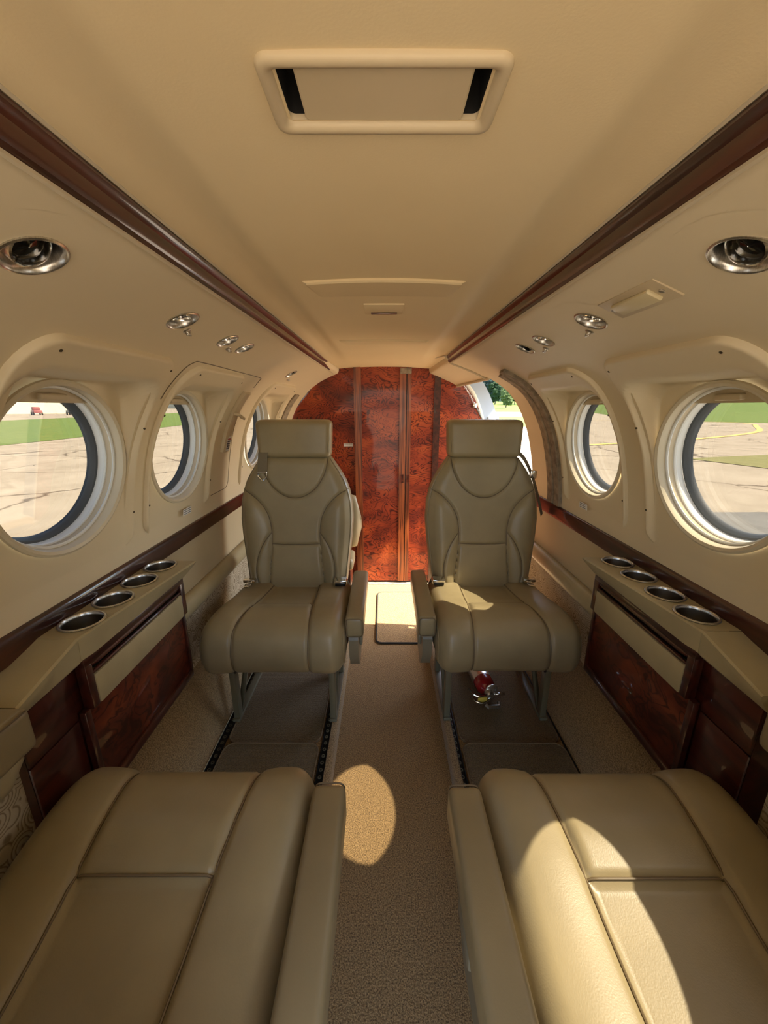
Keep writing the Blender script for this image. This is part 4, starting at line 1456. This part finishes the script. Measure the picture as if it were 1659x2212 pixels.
# trees
def crown_mesh(seed, mat):
    r_ = random.Random(seed)
    bm = bmesh.new()
    for k in range(9):
        c = Vector((r_.uniform(-.55, .55), r_.uniform(-.55, .55), r_.uniform(-.6, .75)))
        s_ = r_.uniform(.32, .62) * (1 - .3 * max(0, c.z))
        res = bmesh.ops.create_icosphere(bm, subdivisions=3, radius=s_, matrix=Matrix.Translation(c))
        for v in res['verts']:
            d = (v.co - c)
            v.co += d * (.16 * math.sin(v.co.x * 17 + k) * math.cos(v.co.y * 15 + seed) + .12 * math.sin(v.co.z * 21 + k * 2) + r_.uniform(-.10, .10))
    me = bpy.data.meshes.new('crown')
    bm.to_mesh(me)
    bm.free()
    me.materials.append(MAT[mat])
    return me
crowns = {m_: [crown_mesh(s_, m_) for s_ in range(3)] for m_ in ('leaf_green', 'leaf_blue', 'leaf_pale')}
trunk = MB().tube([Vector((0, 0, 0)), Vector((.03, 0, .5)), Vector((0, .02, 1.0))], [.06, .05, .03], 7)
tme = None
def tree(x, y, z, h, wd, kind, label):
    global tme
    root = empty('tree', (x, y, z))
    tag(root, label, 'tree', 'trees beyond the airfield')
    me = rnd.choice(crowns[kind])
    o = link('crown', me, None, root, (0, 0, h * .54), smooth=False)
    o.scale = (wd / 2, wd / 2, h * .48)
    o.rotation_euler = (0, 0, rnd.uniform(0, 6))
    if tme is None:
        t = trunk.build('trunk', 'bark', root)
        tme = t.data
    else:
        t = link('trunk', tme, None, root)
    t.scale = (h * .5, h * .5, h * .55)
def polar(a, d, base, h, wd, kind, label):
    a = math.radians(a)
    tree(d * math.sin(a), d * math.cos(a), GZ + base, h, wd, kind, label)
POS = ['leftmost', 'second', 'third', 'fourth', 'fifth', 'sixth', 'rightmost']
for k in range(7):
    polar(10.5 + 2.6 * k, 330, 4.6, 15 + 3 * ((k * 5) % 3) / 2, 13, 'leaf_green', POS[k] + ' green tree of the front row below the wooded hill')
for k in range(7):
    polar(9.6 + 2.9 * k, 400, 11.5, 18 + ((k * 3) % 4), 17, 'leaf_blue', POS[k] + ' blue green tree of the middle row on the wooded hill')
for k in range(7):
    polar(10.8 + 2.8 * k, 475, 21.5, 19 + ((k * 2) % 5), 20, 'leaf_blue', POS[k] + ' blue green tree of the top row on the wooded hill')
polar(17.2, 262, 2.2, 12, 10, 'leaf_pale', 'pale green tree standing before the wooded hill, seen through doorway')
for k in range(7):
    polar(35 + 4 * k, 430, 11.6, 9 + (k * 3) % 4, 24, 'leaf_green', POS[k] + ' low tree of the far tree line beyond right windows')
# wooded hill mass behind the trees
rows = []
for d, z in ((400, 9), (480, 30), (560, 46), (640, 40)):
    rows.append([Vector((d * math.sin(a), d * math.cos(a), GZ + z * (.75 + .25 * math.sin(a * 23)))) for a in np.linspace(math.radians(4), math.radians(31), 30)])
struct(MB().grid(rows).build('hillside', 'leaf_blue', ang=3), 'blue green wooded hill in the distance', 'hill')

# hangar and parked vehicles on the left
hg = empty('hangar', (-150, 140, GZ))
hg.rotation_euler = (0, 0, math.radians(-40))
tag(hg, 'long pale hangar in the distance outside the near left window', 'building')
MB().box(-60, 8, 0, 30, 0, 7).build('wall', 'hangar_wall', hg, smooth=False)
for k in range(9):
    MB().box(-58 + k * 7.5, -57.6 + k * 7.5, -.25, 0, 0, 7).build('rib', 'hangar_roof', hg, smooth=False)
MB().prism([(-61, 7), (9, 7), (9, 7.4), (-26, 9.5), (-61, 7.4)], lambda u, v, w_: Vector((u, w_, v)), -.6, 31).build('roof', 'hangar_roof', hg, smooth=False)
MB().box(-42, -40.6, -.2, 0, 0, 2.4).build('door', 'vehicle_grey', hg, smooth=False)
def truck(x, y, mat, label):
    r_ = empty('parked_truck', (x, y, GZ))
    r_.rotation_euler = (0, 0, math.radians(-40))
    tag(r_, label, 'truck', 'vehicles parked by the hangar')
    MB().box(-2.6, 2.6, -1, 1, .6, 1.5, .1).build('body', mat, r_)
    MB().box(-1.6, .8, -.9, .9, 1.45, 2.5, .25).build('cab', mat, r_)
    for wx in (-1.7, 1.7):
        for wy in (-1, 1):
            MB().lathe([(.0005, -.15), (.5, -.15), (.5, .15), (.0005, .15)], Matrix.Translation((wx, wy, .5)) @ Matrix.Rotation(PI / 2, 4, 'X'), 14).build('wheel', 'rubber', r_)
truck(-108, 122, 'vehicle_red', 'dark red truck parked beside the far hangar')
truck(-101, 127, 'vehicle_grey', 'grey truck parked beside the red one by the far hangar')
truck(-95, 133, 'vehicle_red', 'dark red truck farthest from the hangar in the parked row')
